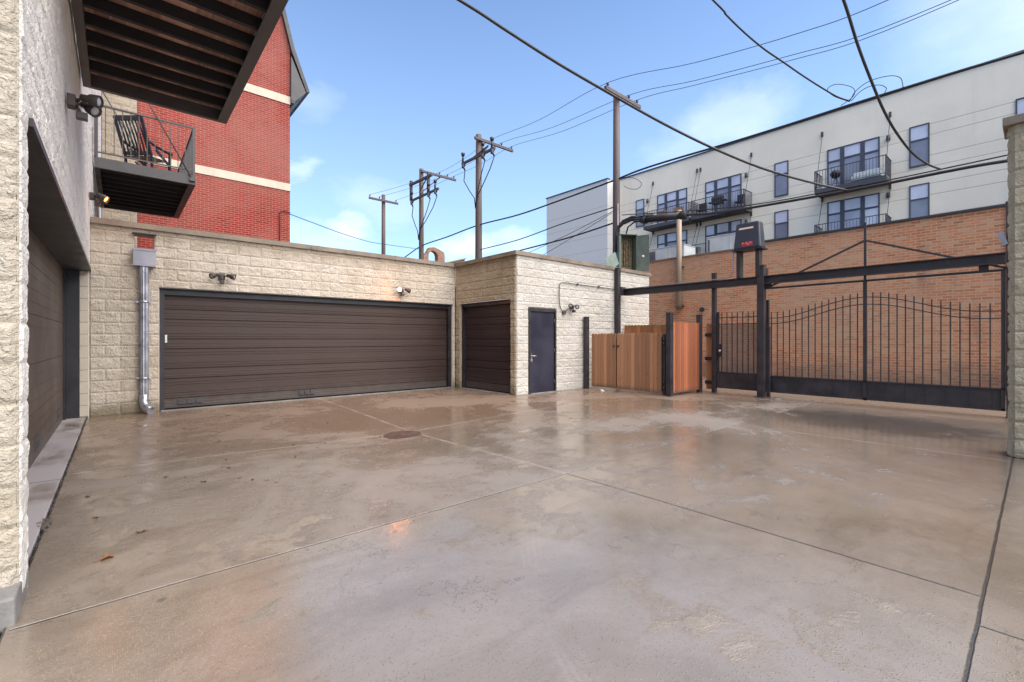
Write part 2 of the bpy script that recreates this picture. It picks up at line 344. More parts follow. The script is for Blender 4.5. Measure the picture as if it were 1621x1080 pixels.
# wet concrete yard
JX = (3.40, 7.42); JY = (3.10,)
def drain_z(x, y):
    r2 = (x-3.2)**2+(y-6.2)**2
    return -.075*np.exp(-r2/(2*1.5**2))-.012*np.exp(-((x-9)**2+(y-2)**2)/6)
def concrete():
    n = N('wet_concrete'); x, y, z = n.xyz()
    big = n.noise(.42, 6, .6, dist=.7); mid = n.noise(2.6, 9, .74, dist=.3); fine = n.noise(24, 6, .75); gr = n.noise(150, 3, .7)
    str_ = n.noise(1.6, 6, .65, vec=n.map((.45, 1.5, 1), rot=(0, 0, .5)), dist=.5)
    a, b = (.222, .184, .146), (.155, .122, .090)
    col = n.mix(n.ramp(big, .34, .66), a, b)
    col = n.mix(n.ramp(mid, .42, .72, 0, .55), col, (.250, .205, .168))
    col = n.mix(n.ramp(str_, .52, .72, 0, .5), col, (.112, .078, .052))
    # brown reflection of the walls painted into the concrete towards the garages
    far = n.ramp(n.math('ADD', n.math('ADD', y, n.math('MULTIPLY', x, .22)), n.math('MULTIPLY', mid, 2)), 6.0, 9.6)
    col = n.mix(n.math('MULTIPLY', far, .55), col, (.19, .105, .058))
    # dark oil stained slab inside the gate
    d1 = n.math('SUBTRACT', 1.0, n.math('ADD', n.math('POWER', n.math('DIVIDE', n.math('ABSOLUTE', n.math('SUBTRACT', x, 9.2)), 1.25), 2.0), n.math('POWER', n.math('DIVIDE', n.math('ABSOLUTE', n.math('SUBTRACT', y, 1.75)), 1.7), 2.0)))
    oil = n.ramp(n.math('ADD', d1, n.math('MULTIPLY', n.math('SUBTRACT', mid, .5), 2.4)), .0, .7)
    col = n.mix(n.math('MULTIPLY', oil, .72), col, (.045, .035, .030))
    # fine exposed aggregate: light and dark grains, gathered in patches
    vor = n.n.new('ShaderNodeTexVoronoi'); vor.inputs['Scale'].default_value = 120; n.l.new(n.o, vor.inputs['Vector'])
    vc = n.xyz(vor.outputs['Color'])[0]
    patch = n.ramp(n.noise(.9, 5, .6, vec=n.map(loc=(3, 1, 0))), .46, .66)
    grain = n.math('MULTIPLY', n.ramp(vc, .80, .9), n.ramp(vor.outputs['Distance'], .45, .2))
    col = n.mix(n.math('MULTIPLY', grain, n.math('ADD', n.math('MULTIPLY', patch, .6), .07)), col, (.33, .265, .17))
    ex = n.math('DIVIDE', n.math('SUBTRACT', x, .35), 1.0); ey = n.math('DIVIDE', n.math('SUBTRACT', y, 2.55), .62)
    gp = n.math('SUBTRACT', 1.0, n.math('ADD', n.math('MULTIPLY', ex, ex), n.math('MULTIPLY', ey, ey))); gp = n.ramp(n.math('ADD', gp, n.math('MULTIPLY', n.math('SUBTRACT', mid, .5), 3.2)), .1, .8)
    gold = n.math('MULTIPLY', n.ramp(vc, .45, .6), n.ramp(vor.outputs['Distance'], .5, .25))
    col = n.mix(n.math('MULTIPLY', n.math('MULTIPLY', gold, gp), .42), col, (.42, .31, .16))
    dkg = n.math('MULTIPLY', n.ramp(vc, .12, .05), n.ramp(vor.outputs['Distance'], .45, .2))
    col = n.mix(n.math('MULTIPLY', dkg, .5), col, (.05, .04, .035))
    # scattered pits
    v2 = n.n.new('ShaderNodeTexVoronoi'); v2.inputs['Scale'].default_value = 16; n.l.new(n.map(vec=n.o, scale=(1, 1, 1)), v2.inputs['Vector'])
    pit = n.math('MULTIPLY', n.ramp(n.noise(30, 4, .6, dist=.8), .63, .70), n.ramp(n.noise(1.1, 4, .6, vec=n.map(loc=(9, 4, 2))), .48, .62))
    col = n.mix(n.math('MULTIPLY', pit, .5), col, (.085, .062, .045))
    # joints: dark sealed ones and dusty pale edges
    wob = n.math('MULTIPLY', n.math('SUBTRACT', n.noise(4, 4), .5), .014)
    jd = None; jl = None
    def line(coord, c, lo=None, hi=None, other=None):
        d = n.math('ABSOLUTE', n.math('ADD', n.math('SUBTRACT', coord, c), wob)); q = n.ramp(d, .004, .010, 1, 0); p = n.ramp(d, .010, .032, 1, 0)
        if other is not None:
            msk = n.math('MULTIPLY', n.math('GREATER_THAN', other, lo), n.math('LESS_THAN', other, hi)); q = n.math('MULTIPLY', q, msk); p = n.math('MULTIPLY', p, msk)
        return q, p
    for args in ((x, 3.40, .2, 3.1, y, .12), (x, 3.40, 3.1, 10.7, y, 1.), (x, 7.42, .2, 8.1, y, .9), (y, 3.10, -.38, 3.4, x, .15), (y, 3.10, 3.4, 11.0, x, .35), (y, 6.30, -.38, 7.42, x, 1.), (x, 10.9, .2, 8.0, y, .9), (y, .19, -.38, 12., x, 0.), (x, 3.05, -9, .19, y, 0.), (x, -.40, -9, 10.7, y, 0.)):
        q, p = line(*args[:-1]); q = n.math('MULTIPLY', q, 1.15-args[-1]*.75)
        jd = q if jd is None else n.math('MAXIMUM', jd, q); jl = n.math('MULTIPLY', p, .0) if jl is None else n.math('MAXIMUM', jl, n.math('MULTIPLY', p, args[-1]))
    col = n.mix(n.math('MULTIPLY', jl, n.ramp(mid, .4, .6, .35, .8)), col, (.40, .34, .285))
    col = n.mix(n.math('MULTIPLY', jd, .85), col, (.035, .030, .026))
    # faint tyre arcs, oil drips and a few hairline cracks
    dx = n.math('SUBTRACT', x, 5.2); dy = n.math('ADD', y, .6); rd = n.math('SQRT', n.math('ADD', n.math('MULTIPLY', dx, dx), n.math('MULTIPLY', dy, dy)))
    arc = n.math('MULTIPLY', n.ramp(n.math('ABSOLUTE', n.math('SUBTRACT', rd, 4.2)), .06, .10, 1, 0), n.math('ADD', .5, n.math('MULTIPLY', n.math('SINE', n.math('MULTIPLY', rd, 170.0)), .5)))
    arc2 = n.math('MULTIPLY', n.ramp(n.math('ABSOLUTE', n.math('SUBTRACT', rd, 5.75)), .06, .11, 1, 0), n.math('ADD', .5, n.math('MULTIPLY', n.math('SINE', n.math('MULTIPLY', rd, 150.0)), .5)))
    arc = n.math('MULTIPLY', n.math('MAXIMUM', arc, arc2), n.ramp(mid, .45, .62, 0, .10)); arc = n.math('MULTIPLY', arc, n.ramp(x, 4.2, 3.6))
    col = n.mix(arc, col, (.36, .32, .29))
    v3 = n.n.new('ShaderNodeTexVoronoi'); v3.inputs['Scale'].default_value = 1.6; n.l.new(n.map(vec=n.o, loc=(.3, .7, 0)), v3.inputs['Vector'])
    sz = n.math('MULTIPLY', n.xyz(v3.outputs['Color'])[1], .085); drip = n.ramp(n.math('ADD', v3.outputs['Distance'], n.math('MULTIPLY', fine, .02)), n.math('MULTIPLY', sz, .6), sz, .55, 0)
    col = n.mix(n.math('MULTIPLY', drip, n.ramp(v3.outputs['Distance'], .1, .09)), col, (.05, .038, .03))
    ck = n.math('ABSOLUTE', n.math('SUBTRACT', n.noise(.55, 10, .62, vec=n.map(loc=(4.4, 1.9, 0))), .5)); ck = n.math('MULTIPLY', n.ramp(ck, .0006, .0016, 1, 0), n.ramp(n.noise(.5, 2, .5, vec=n.map(loc=(8, 3, 0))), .50, .56))
    col = n.mix(n.math('MULTIPLY', ck, .6), col, (.05, .04, .032))
    # water film: mirror smooth pools between merely damp, rough areas
    wet = n.ramp(n.math('ADD', n.math('ADD', n.math('MULTIPLY', big, .55), n.math('MULTIPLY', mid, .45)), n.ramp(y, 3.12, 3.08, 0, .07)), .42, .55)
    pool = n.math('MULTIPLY', wet, n.ramp(pit, 0, 1, 1, .2))
    rough = n.ramp(pool, 0, 1, .40, .085)
    rough = n.math('ADD', rough, n.math('MULTIPLY', gr, .05))
    h = n.math('ADD', n.math('MULTIPLY', fine, .55), n.math('MULTIPLY', gr, .35))
    h = n.math('SUBTRACT', h, n.math('MULTIPLY', pit, .8))
    hs = n.math('MULTIPLY', h, n.ramp(pool, 0, 1, 1., .13))
    hs = n.math('ADD', hs, n.math('MULTIPLY', grain, .4))
    bn = n.bump(hs, .95, .008); bn = n.bump(n.noise(5, 3), .12, .010, bn); bn = n.bump(jd, .6, -.01, bn)
    return n.fin(col, rough, 0, bn, IOR=1.75, Specular_IOR_Level=.75)
M['concrete'] = concrete()

# ---------------- split face block walls
rng = np.random.RandomState(3); LAT = rng.rand(256, 256)
def vnoise(a, b):
    i = np.floor(a).astype(int); j = np.floor(b).astype(int); fa = a-i; fb = b-j; fa = fa*fa*(3-2*fa); fb = fb*fb*(3-2*fb)
    g = lambda p, q: LAT[p % 256, q % 256]
    return (g(i, j)*(1-fa)+g(i+1, j)*fa)*(1-fb)+(g(i, j+1)*(1-fa)+g(i+1, j+1)*fa)*fb
def splitface(s, z, amp, joint=.02):
    h, L = .2032, .4064
    row = np.floor(z/h); off = (row % 2)*.5*L
    bi = np.floor((s+off)/L); fx = (s+off)-bi*L; fz = z-row*h
    e = np.minimum(np.minimum(fx, L-fx), np.minimum(fz, h-fz)); prof = np.clip(e/joint, 0, 1)**.6
    rr = lambda k: LAT[(bi.astype(int)*7+k*31) % 256, (row.astype(int)*13+k*17) % 256]
    tilt = (rr(1)-.5)*(fx/L-.5)*.8+(rr(2)-.5)*(fz/h-.5)*.8
    q = 0; f = 9.; a = .5
    for k in range(4): q = q+vnoise(s*f+bi*3.7, z*f*1.25+row*5.1+k*40)*a; f *= 2.1; a *= .55
    ridge = np.abs(vnoise(s*6+bi*9, z*9+row*3)-.5)*1.2
    return .004+(.45+.55*prof)*amp*(.18+.35*tilt+q*.75+ridge*.55)
def subdiv(a, b, step, extra=()):
    n_ = max(1, int(round((b-a)/step))); L = set(np.round(np.linspace(a, b, n_+1), 5)) if not callable(step) else None
    L |= {round(e, 5) for e in extra if a < e < b}
    return np.array(sorted(L))
def block_wall(o, u, n, w, z0, z1, holes=(), amp=.022, step=.03, thick=.2, near=None, s_off=0.):
    """o: base corner, u: along, n: outward. holes: (s0,s1,za,zb). Returns B with the modelled face and a solid core."""
    b = B(); o = Vector(o); u = Vector(u); nn = Vector(n)
    lim = near or w
    ss = np.array(sorted({round(float(v), 5) for v in np.concatenate([np.arange(0, lim, .0254), np.arange(math.ceil(lim/.0508)*.0508, w, .0508)]) if v < w-.005} | {w} | {h[i] for h in holes for i in (0, 1)}))

    zz = np.array(sorted({round(float(v), 5) for v in np.concatenate([np.arange(0, 4.6, .0254), np.arange(4.6212, z1, .0508*1)]) if z0 < v < z1} | {z0, z1} | {h[i] for h in holes for i in (2, 3) if z0 < h[i] < z1}))
    Sg, Zg = np.meshgrid(ss, zz, indexing='ij')
    disp = splitface(Sg+s_off, Zg, amp*1.25)
    ed = np.minimum(np.minimum(Sg, w-Sg), np.minimum(Zg-z0+.02, z1-Zg+.02))
    for (a, c, d, e) in holes:
        dx = np.maximum(np.maximum(a-Sg, Sg-c), 0); dz = np.maximum(np.maximum(d-Zg, Zg-e), 0); ed = np.minimum(ed, np.hypot(dx, dz))
    k = np.clip(ed/.02, 0, 1); disp = disp*(.15+.85*k)-.006*(k < .01)
    P = np.array(o)[None, None]+Sg[..., None]*np.array(u)+np.array(nn)*disp[..., None]; P[..., 2] = Zg
    ni, nj = Sg.shape; idx = np.arange(ni*nj).reshape(ni, nj); fs = []
    cs = (ss[:-1]+ss[1:])/2; cz = (zz[:-1]+zz[1:])/2
    flip = u.cross(Vector((0, 0, 1))).dot(nn) < 0
    keep = np.ones((ni-1, nj-1), bool)
    for (a, c, d, e) in holes: keep &= ~(((cs > a) & (cs < c))[:, None] & ((cz > d) & (cz < e))[None])
    ii, jj = np.nonzero(keep)
    q = np.stack([idx[ii, jj], idx[ii+1, jj], idx[ii+1, jj+1], idx[ii, jj+1]], 1)
    if flip: q = q[:, ::-1]
    b.add(P.reshape(-1, 3).tolist(), q.tolist())
    b.suv = np.stack([Sg+s_off+.2032, Zg, Zg*0], -1).reshape(-1, 3)
    cuts = sorted({0, w} | {h[i] for h in holes for i in (0, 1)})
    for a, c in zip(cuts[:-1], cuts[1:]):
        m = (a+c)/2; hs = sorted([(h[2], h[3]) for h in holes if h[0] < m < h[1]]); z = z0
        for d, e in hs+[(z1, z1)]:
            if d > z+1e-4:
                p0 = o+u*a; p1 = o+u*c-nn*thick
                b.box(p0.x, p1.x, p0.y, p1.y, z, d)
            z = max(z, e)
    return b

# ================================================================== ground
b = B()
xs = np.array(sorted(set(np.round(np.arange(-.40, 11.61, .1), 4)))); ys = np.array(sorted(set(np.round(np.arange(-6, 10.73, .1), 4))))
X, Y = np.meshgrid(xs, ys, indexing='ij'); Z = drain_z(X, Y)*np.clip((10.7-Y)/1.0, 0, 1)
idx = np.arange(X.size).reshape(X.shape)
q = np.stack([idx[:-1, :-1], idx[1:, :-1], idx[1:, 1:], idx[:-1, 1:]], -1).reshape(-1, 4)
b.add(np.stack([X, Y, Z], -1).reshape(-1, 3).tolist(), q.tolist(), True)
tag(b.build('pavement', M['concrete'], recalc=False), kind='structure')
b = B(); b.box(11.6, 16.0, -30, 60, -.3, -.006)
n = N('alley_concrete'); a = n.noise(.6, 6, .65); f = n.noise(30, 4, .7)
M['alley'] = n.fin(n.mix(n.ramp(a, .35, .65), (.26, .20, .15), (.18, .135, .10)), n.ramp(a, .35, .65, .15, .45), 0, n.bump(f, .3, .006))
tag(b.build('alley_road', M['alley']), kind='structure')
b = B(); b.add([(-900, -900, -.32), (900, -900, -.32), (900, 900, -.32), (-900, 900, -.32)], [(0, 1, 2, 3)])
tag(b.build('ground', M['asphalt'], recalc=False), kind='structure')
# raised apron slab in front of the left garage door, with the open crack along its edge
b = B(); b.box(-.72, -.415, 3.6, 10.69, -.05, .006)
n = N('apron_concrete'); a = n.noise(1.4, 6, .65, vec=n.map((1, .5, 1))); f = n.noise(60, 4, .7); x, y, z = n.xyz()
col = n.mix(n.ramp(a, .46, .66), (.34, .31, .305), (.17, .135, .11)); jn = n.ramp(n.math('ABSOLUTE', n.math('SUBTRACT', y, 6.1)), .006, .012, 1, 0)
col = n.mix(jn, col, (.05, .04, .035))
M['apron'] = n.fin(col, n.ramp(a, .46, .66, .55, .25), 0, n.bump(f, .25, .004))
tag(b.build('apron_pavement', M['apron'], bevel=.006), kind='structure')

# ================================================================== white block garage building
gb = thing('garage_building', 'low cream split face block garage building with brown garage doors and a dark steel door', 'garage', (7.15, 10.7, 0))
TOP = 3.40
# front wall, scupper and double door openings
SC = (.60, .38+.5, 2.97, 3.24)      # scupper hole in wall coordinate s (x + .38)
b = block_wall((-.38, 10.7, 0), (1, 0, 0), (0, -1, 0), 7.53, 0, TOP, holes=[(.96, 7.43, 0, 2.29), SC], step=.03)
b.build('wall', M['cream'], gb, recalc=False)
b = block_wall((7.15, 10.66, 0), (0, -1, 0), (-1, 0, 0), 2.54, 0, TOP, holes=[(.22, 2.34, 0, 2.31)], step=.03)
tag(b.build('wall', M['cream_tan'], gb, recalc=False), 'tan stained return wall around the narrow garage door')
b = block_wall((7.15, 8.12, 0), (1, 0, 0), (0, -1, 0), 5.63, 0, TOP, holes=[(.39, 1.36, 0, 2.11)], step=.03)
b.build('wall', M['white_block'], gb, recalc=False)
b = B(); b.box(12.58, 12.78, 8.33, 16.6, 0, TOP-.01); b.box(-.36, 12.78, 16.4, 16.6, 0, 2.8); b.build('wall', M['smooth_block'], gb)
b = B(); b.box(-.36, 7.30, 10.91, 16.4, 2.72, 2.84); b.box(7.36, 12.57, 8.33, 16.4, 2.72, 2.84); b.build('roof', M['roof_dk'], gb)
b = B()
for (x0, x1, y0, y1) in ((-.36, 7.10, 10.645, 10.93), (7.095, 7.38, 8.07, 10.64), (7.385, 12.83, 8.07, 8.35), (12.56, 12.83, 8.36, 16.6)):
    b.box(x0, x1, y0, y1, TOP+.002, TOP+.045); 
b.box(-.36, 7.10, 10.635, 10.645, TOP-.055, TOP+.04); b.box(7.085, 7.095, 8.06, 10.64, TOP-.055, TOP+.04); b.box(7.096, 12.83, 8.058, 8.068, TOP-.055, TOP+.04)
for i in range(4): b.box(1.5+i*1.9, 1.55+i*1.9, 10.63, 10.93, TOP-.06, TOP+.049)
b.build('coping', M['coping'], gb)
def door_profile(z0, z1, first, big=.378, small=.19):
    """(z, depth) of a ribbed steel sectional door"""
    pr = []; z = z0; t = first
    while z < z1-.02:
        h = big if t else small; e = min(z+h, z1)
        pr += [(z+.004, .022), (z+.012, .004)]
        if t and e-z > .2:
            for k in (0.16, .30, .70, .84):
                zc = z+(e-z)*k; pr += [(zc-.008, .004), (zc-.003, -.003), (zc+.003, -.003), (zc+.008, .004)]
        elif e-z > .1:
            for k in (.3, .6):
                zc = z+(e-z)*k; pr += [(zc-.006, .004), (zc, -.001), (zc+.006, .004)]
        pr += [(e-.012, .004), (e-.004, .022)]; z = e; t = not t
    return pr
def sect_door(o, u, n_, w, z1, first=True, z0=.015):
    b = B(); o, u, n_ = Vector(o), Vector(u), Vector(n_); pr = door_profile(z0, z1, first); vs = []
    for s in (0, w):
        for z, d in pr: p = o+u*s-n_*d; vs.append((p.x, p.y, z))
    m = len(pr); b.add(vs, [(i, i+1, m+i+1, m+i) for i in range(m-1)])
    c = o+u*(w/2)-n_*.05; b.obox((c.x, c.y, (z0+z1)/2), u, n_, (0, 0, 1), w/2, .024, (z1-z0)/2)
    return b
def vent(o, u, n_, w, h, k, parent, mt):
    b = B(); o, u, n_ = Vector(o), Vector(u), Vector(n_)
    for j in range(k):
        c = o+u*(w/k)*(j+.5)
        b.obox(c+n_*.004+Vector((0, 0, h/2)), u, n_, (0, 0, 1), w/k/2-.01, .004, h/2)
        for q in range(4): b.obox(c+n_*.010+Vector((0, 0, h*(q+.5)/4)), u, n_, (0, 0, 1), w/k/2-.02, .003, h/16)
    return b.build('vent', mt, parent)
gd = sect_door((.66, 10.83, 0), (1, 0, 0), (0, -1, 0), 6.28, 2.19, False).build('garage_door', M['garage'], gb, recalc=False)
tag(gd, 'wide brown ribbed garage door')
vent((.86, 10.815, .09), (1, 0, 0), (0, -1, 0), .42, .10, 3, gd, M['steel_gray'])
vent((3.05, 10.815, .09), (1, 0, 0), (0, -1, 0), .36, .10, 3, gd, M['steel_gray'])
b = B(); b.box(.665, .70, 10.785, 10.805, 1.27, 1.42); b.build('handle', M['white_pl'], gd, bevel=.004)
b = B(); b.box(.582, .655, 10.74, 10.92, 0, 2.285); b.box(6.945, 7.045, 10.74, 10.92, 0, 2.285); b.box(.655, 6.945, 10.76, 10.92, 2.18, 2.285); b.box(.60, 7.03, 10.755, 10.76, 2.205, 2.28)
b.build('door_frame', M['steel_blk'], gb)
b = B(); b.box(.58, 7.05, 10.67, 10.90, 2.286, 2.296); b.build('lintel', M['coping_dark'], gb)
gd = sect_door((7.28, 10.44, 0), (0, -1, 0), (-1, 0, 0), 2.12, 2.22, False).build('garage_door', M['garage_dk'], gb, recalc=False)
tag(gd, 'narrow dark brown garage door')
b = B(); b.box(7.19, 7.36, 10.385, 10.435, 0, 2.30); b.box(7.19, 7.36, 8.325, 8.37, 0, 2.30); b.box(7.20, 7.36, 8.37, 10.385, 2.21, 2.30); b.build('door_frame', M['steel_blk'], gb)
b = B(); b.box(7.12, 7.16, 8.31, 10.45, 2.302, 2.316); b.build('lintel', M['seal'], gb)
# dark steel man door
b = B(); b.box(7.545, 7.595, 8.09, 8.20, 0, 2.105); b.box(8.455, 8.505, 8.09, 8.20, 0, 2.105); b.box(7.595, 8.455, 8.09, 8.20, 2.02, 2.105); b.build('door_frame', M['steel_blk'], gb, bevel=.003)
md = B().box(7.60, 8.45, 8.125, 8.17, .02, 2.015).build('door', M['door_navy'], gb, bevel=.003)
b = B(); b.box(7.625, 7.685, 8.118, 8.125, .78, 1.0); b.tube([(7.655, 8.12, .93), (7.655, 8.06, .93)], .012); b.tube([(7.655, 8.065, .93), (7.77, 8.062, .925)], .010); b.lathe([(0, .022), (.018, .018)], (7.655, 8.118, .82), (0, -1, 0)); b.build('handle', M['chrome'], md)
for z in (.25, 1.05, 1.80): B().tube([(8.452, 8.112, z-.05), (8.452, 8.112, z+.05)], .012).build('hinge', M['steel_gray'], md)
b = B(); b.box(7.55, 8.50, 8.02, 8.10, 0, .018); b.build('sill', M['plinth'], gb)
# concrete curb strip below the doors
b = B(); b.box(.60, 7.04, 10.62, 10.73, -.02, .012); b.box(7.06, 7.17, 8.34, 10.40, -.02, .012); b.build('threshold', M['plinth'], gb, bevel=.004)
b = B(); b.box(7.045, 7.125, 10.70, 10.9, 0, 2.29); b.build('jamb', M['smooth_block'], gb)
# scupper box and downspout
B().box(.215, .505, 10.70, 10.92, 2.955, 2.968).build('scupper_sill', M['coping_dark'], gb)
B().box(.19, .53, 10.60, 10.72, 3.242, 3.262).build('scupper_lintel', M['coping_dark'], gb)
dsp = B().box(.20, .52, 10.50, 10.665, 2.655, 2.66)
dsp.box(.20, .52, 10.50, 10.505, 2.66, 2.965); dsp.box(.20, .205, 10.505, 10.665, 2.66, 2.965); dsp.box(.515, .52, 10.505, 10.665, 2.66, 2.965); dsp.box(.205, .515, 10.66, 10.665, 2.66, 2.955)
dsp.box(.185, .535, 10.49, 10.50, 2.93, 2.965)
ds = dsp.build('downspout', M['galv_dull'], gb)
b = B(); cx_, cy_ = .355, 10.585
pr = []
for k in range(24):
    an = 2*math.pi*k/24; r = .060+(.006 if k % 2 else 0); pr.append((cx_+r*math.cos(an), cy_+r*math.sin(an)*.85, 2.655))
b.prism([(x_, y_, .27) for x_, y_, _ in pr], (0, 0, 2.385))
for z in (2.0, .62): b.lathe([(0, .073), (.03, .073)], (cx_, cy_, z), (0, 0, 1)); b.box(cx_-.11, cx_+.11, 10.64, 10.665, z, z+.03)
b.tube([(cx_, cy_, .34), (cx_, cy_, .22), (cx_+.01, cy_-.03, .13), (cx_+.05, cy_-.10, .07), (cx_+.10, cy_-.18, .055)], .068, 14, .075)
b.build('pipe', M['galv'], ds, bevel=0)
b = B(); b.tube([(cx_+.01, cy_-.09, .15), (cx_+.06, cy_-.16, .085), (cx_+.13, cy_-.20, .10), (cx_+.12, cy_-.23, .15)], .035, 6, .008); b.build('torn_elbow', M['galv_dull'], ds)
# conduit on the gable wall
b = B(); y_ = 8.065
b.lathe([(0, .055), (.05, .055)], (8.76, 8.09, 2.03), (0, -1, 0)); b.tube([(8.76, y_, 2.03), (8.66, y_, 2.10), (8.60, y_, 2.22), (8.58, y_, 2.45), (8.585, y_, 2.70), (8.61, y_, 2.77), (8.68, y_, 2.805), (8.8, y_, 2.81), (10.93, y_, 2.79)], .011, 8)
b.tube([(8.76, y_, 2.03), (9.0, y_, 2.17)], .011, 8)
for x_ in (9.3, 10.2): b.box(x_-.02, x_+.02, 8.05, 8.095, 2.78, 2.83)
b.build('conduit', M['steel_gray'], gb)

# ================================================================== flood lights
def flood(loc, n_, heads, label, lit=(), sensor=True):
    n_ = Vector(n_); loc = Vector(loc); u = n_.cross(Vector((0, 0, 1))).normalized(); t = thing('flood_light', label, 'flood light', tuple(loc), 'twin head security flood lights')
    b = B(); b.obox(loc+n_*.03, u, n_, (0, 0, 1), .055, .03, .055); b.obox(loc+n_*.065, u, n_, (0, 0, 1), .035, .01, .035); b.build('base', M['lamp_bronze'], t, bevel=.006)
    if sensor:
        b = B(); b.tube([loc+n_*.06+Vector((0, 0, -.03)), loc+n_*.09+Vector((0, 0, -.085))], .014); b.obox(loc+n_*.10+Vector((0, 0, -.115)), u, n_, (0, 0, 1), .033, .04, .032); b.build('sensor', M['lamp_bronze'], t, bevel=.005)
    for i, (side, dr_) in enumerate(heads):
        dv = (u*dr_[0]+n_*dr_[1]+Vector((0, 0, dr_[2]))).normalized(); k = loc+n_*.07+u*side*.03; st_ = k+u*side*.05+n_*.03+Vector((0, 0, .03))
        b = B(); b.tube([k, st_], .011)
        b.lathe([(-.01, .012), (0, .030), (.05, .034), (.07, .050), (.14, .058), (.145, .052), (.115, .046)], st_, dv); h = b.build('lamp_head', M['lamp_bronze'], t)
        on = i in lit; power = 3.6 if n_.x < .5 else .7
        b = B(); b.lathe([(.116, .045), (.130, .040), (.138, .020)], st_, dv); b.build('bulb', (M['bulb_on'] if n_.x < .5 else M['bulb_dim']) if on else M['bulb_off'], h)
        if on:
            ld = bpy.data.lights.new('lamp_glow', 'POINT'); ld.energy = power; ld.color = (1., .27, .05); ld.shadow_soft_size = .04
            lo = bpy.data.objects.new('lamp_glow', ld); COL.objects.link(lo); lo.parent = h; lo.location = st_+dv*.17-loc; lo.rotation_euler = dv.to_track_quat('-Z', 'Y').to_euler()
    return t
n = N('bulb_on'); n.b.inputs['Emission Color'].default_value = (1, .27, .02, 1); n.b.inputs['Emission Strength'].default_value = 42; M['bulb_on'] = n.fin((.9, .8, .6), .3)
n = N('bulb_dim'); n.b.inputs['Emission Color'].default_value = (1, .27, .02, 1); n.b.inputs['Emission Strength'].default_value = 5; M['bulb_dim'] = n.fin((.9, .8, .6), .3)
M['bulb_off'] = paint('bulb_glass', (.42, .42, .45), .15, .1, 5)
flood((1.56, 10.675, 2.58), (0, -1, 0), [(1, (.85, .45, -.35)), (-1, (-.85, .45, -.25))], 'unlit dark twin flood light above the left end of the wide garage door')
flood((5.46, 10.675, 2.58), (0, -1, 0), [(1, (.40, .88, -.22)), (-1, (-.85, .35, -.35))], 'twin flood light with one glowing orange bulb above the wide garage door', lit=(0,))
flood((9.06, 8.095, 2.19), (0, -1, 0), [(1, (.85, .45, -.1)), (-1, (.5, .8, -.3))], 'dark flood light beside the steel door, fed by a wall conduit')
fl_l = flood((-.355, 5.83, 3.53), (1, 0, 0), [(1, (.35, .8, -.15)), (-1, (.55, .7, -.5))], 'nearest dark flood light high on the left wall, under the big balcony')
flood((-.355, 10.1, 3.67), (1, 0, 0), [(-1, (.25, .85, -.5)), (1, (.32, .80, -.55))], 'lit flood light on the left wall just below the far balcony', lit=(1,))

# ================================================================== left building
lb = thing('residential_building', 'tall pale split face block building at left with recessed brown garage door and balconies', 'building', (-.38, 3.32, 0))
b = block_wall((-.38, 3.32, 0), (0, 1, 0), (1, 0, 0), 13.6, .0, 9.0, holes=[(.26, 7.37, 0, 2.53)], amp=.013, step=.04, near=3.1, thick=.30)
b.build('wall', M['left_block'], lb, recalc=False)
b = block_wall((-.375, 3.32, 0), (-1, 0, 0), (0, -1, 0), 3.0, .13, 9.0, amp=.018, step=.04, near=.5, thick=.25)
b.build('wall', M['near_block'], lb, recalc=False)
b = B(); b.box(-3.4, -.365, 3.14, 3.575, -.03, .13); b.build('plinth', M['plinth'], lb, bevel=.012)
b = block_wall((-.36, 16.93, 0), (1, 0, 0), (0, -1, 0), .77, 2.8, 9.0, amp=.022, step=.05)
b.build('wall', M['cream'], lb, recalc=False)
b = B(); b.box(-6, -.69, 3.6, 16.9, 8.8, 9.0); b.build('roof', M['roof_dk'], lb)
b = B(); b.box(-.74, -.375, 3.60, 10.66, 2.500, 2.529); b.box(-.374, -.350, 3.59, 10.66, 2.50, 2.545); b.build('soffit', M['coping_dark'], lb)
b = B(); b.box(-.92, -.66, 10.50, 10.67, .006, 2.50); b.box(-.659, -.50, 10.63, 10.68, .006, 2.50); b.build('door_frame', M['steel_blk'], lb)
B().box(-.92, -.66, 3.6, 3.68, .006, 2.5).build('door_frame', M['steel_blk'], lb)
b = B()
for i in range(12):
    z0 = i*.2032+.004; b.box(-.497, -.384, 10.64+(i % 2)*.002, 10.70, z0+(.02 if i == 0 else 0), min(z0+.196, 2.5))
b.box(-.495, -.386, 10.655, 10.70, .01, 2.50); b.build('jamb', M['smooth_block'], lb, bevel=.004)
b = B(); z_ = .012
while z_ < 2.48:
    b.box(-.74, -.69, 3.68, 10.50, z_, min(z_+.53, 2.50)-.004)
    for q_ in (.13, .265, .40):
        if z_+q_ < 2.49: b.box(-.6899, -.687, 3.69, 10.49, z_+q_, z_+q_+.006)
    z_ += .532
gd = b.build('garage_door', M['garage_flat'], lb)
vent((-.694, 7.55, .10), (0, -1, 0), (1, 0, 0), .42, .17, 2, gd, M['steel_gray'])
vent((-.694, 9.95, .10), (0, -1, 0), (1, 0, 0), .40, .17, 2, gd, M['steel_gray'])
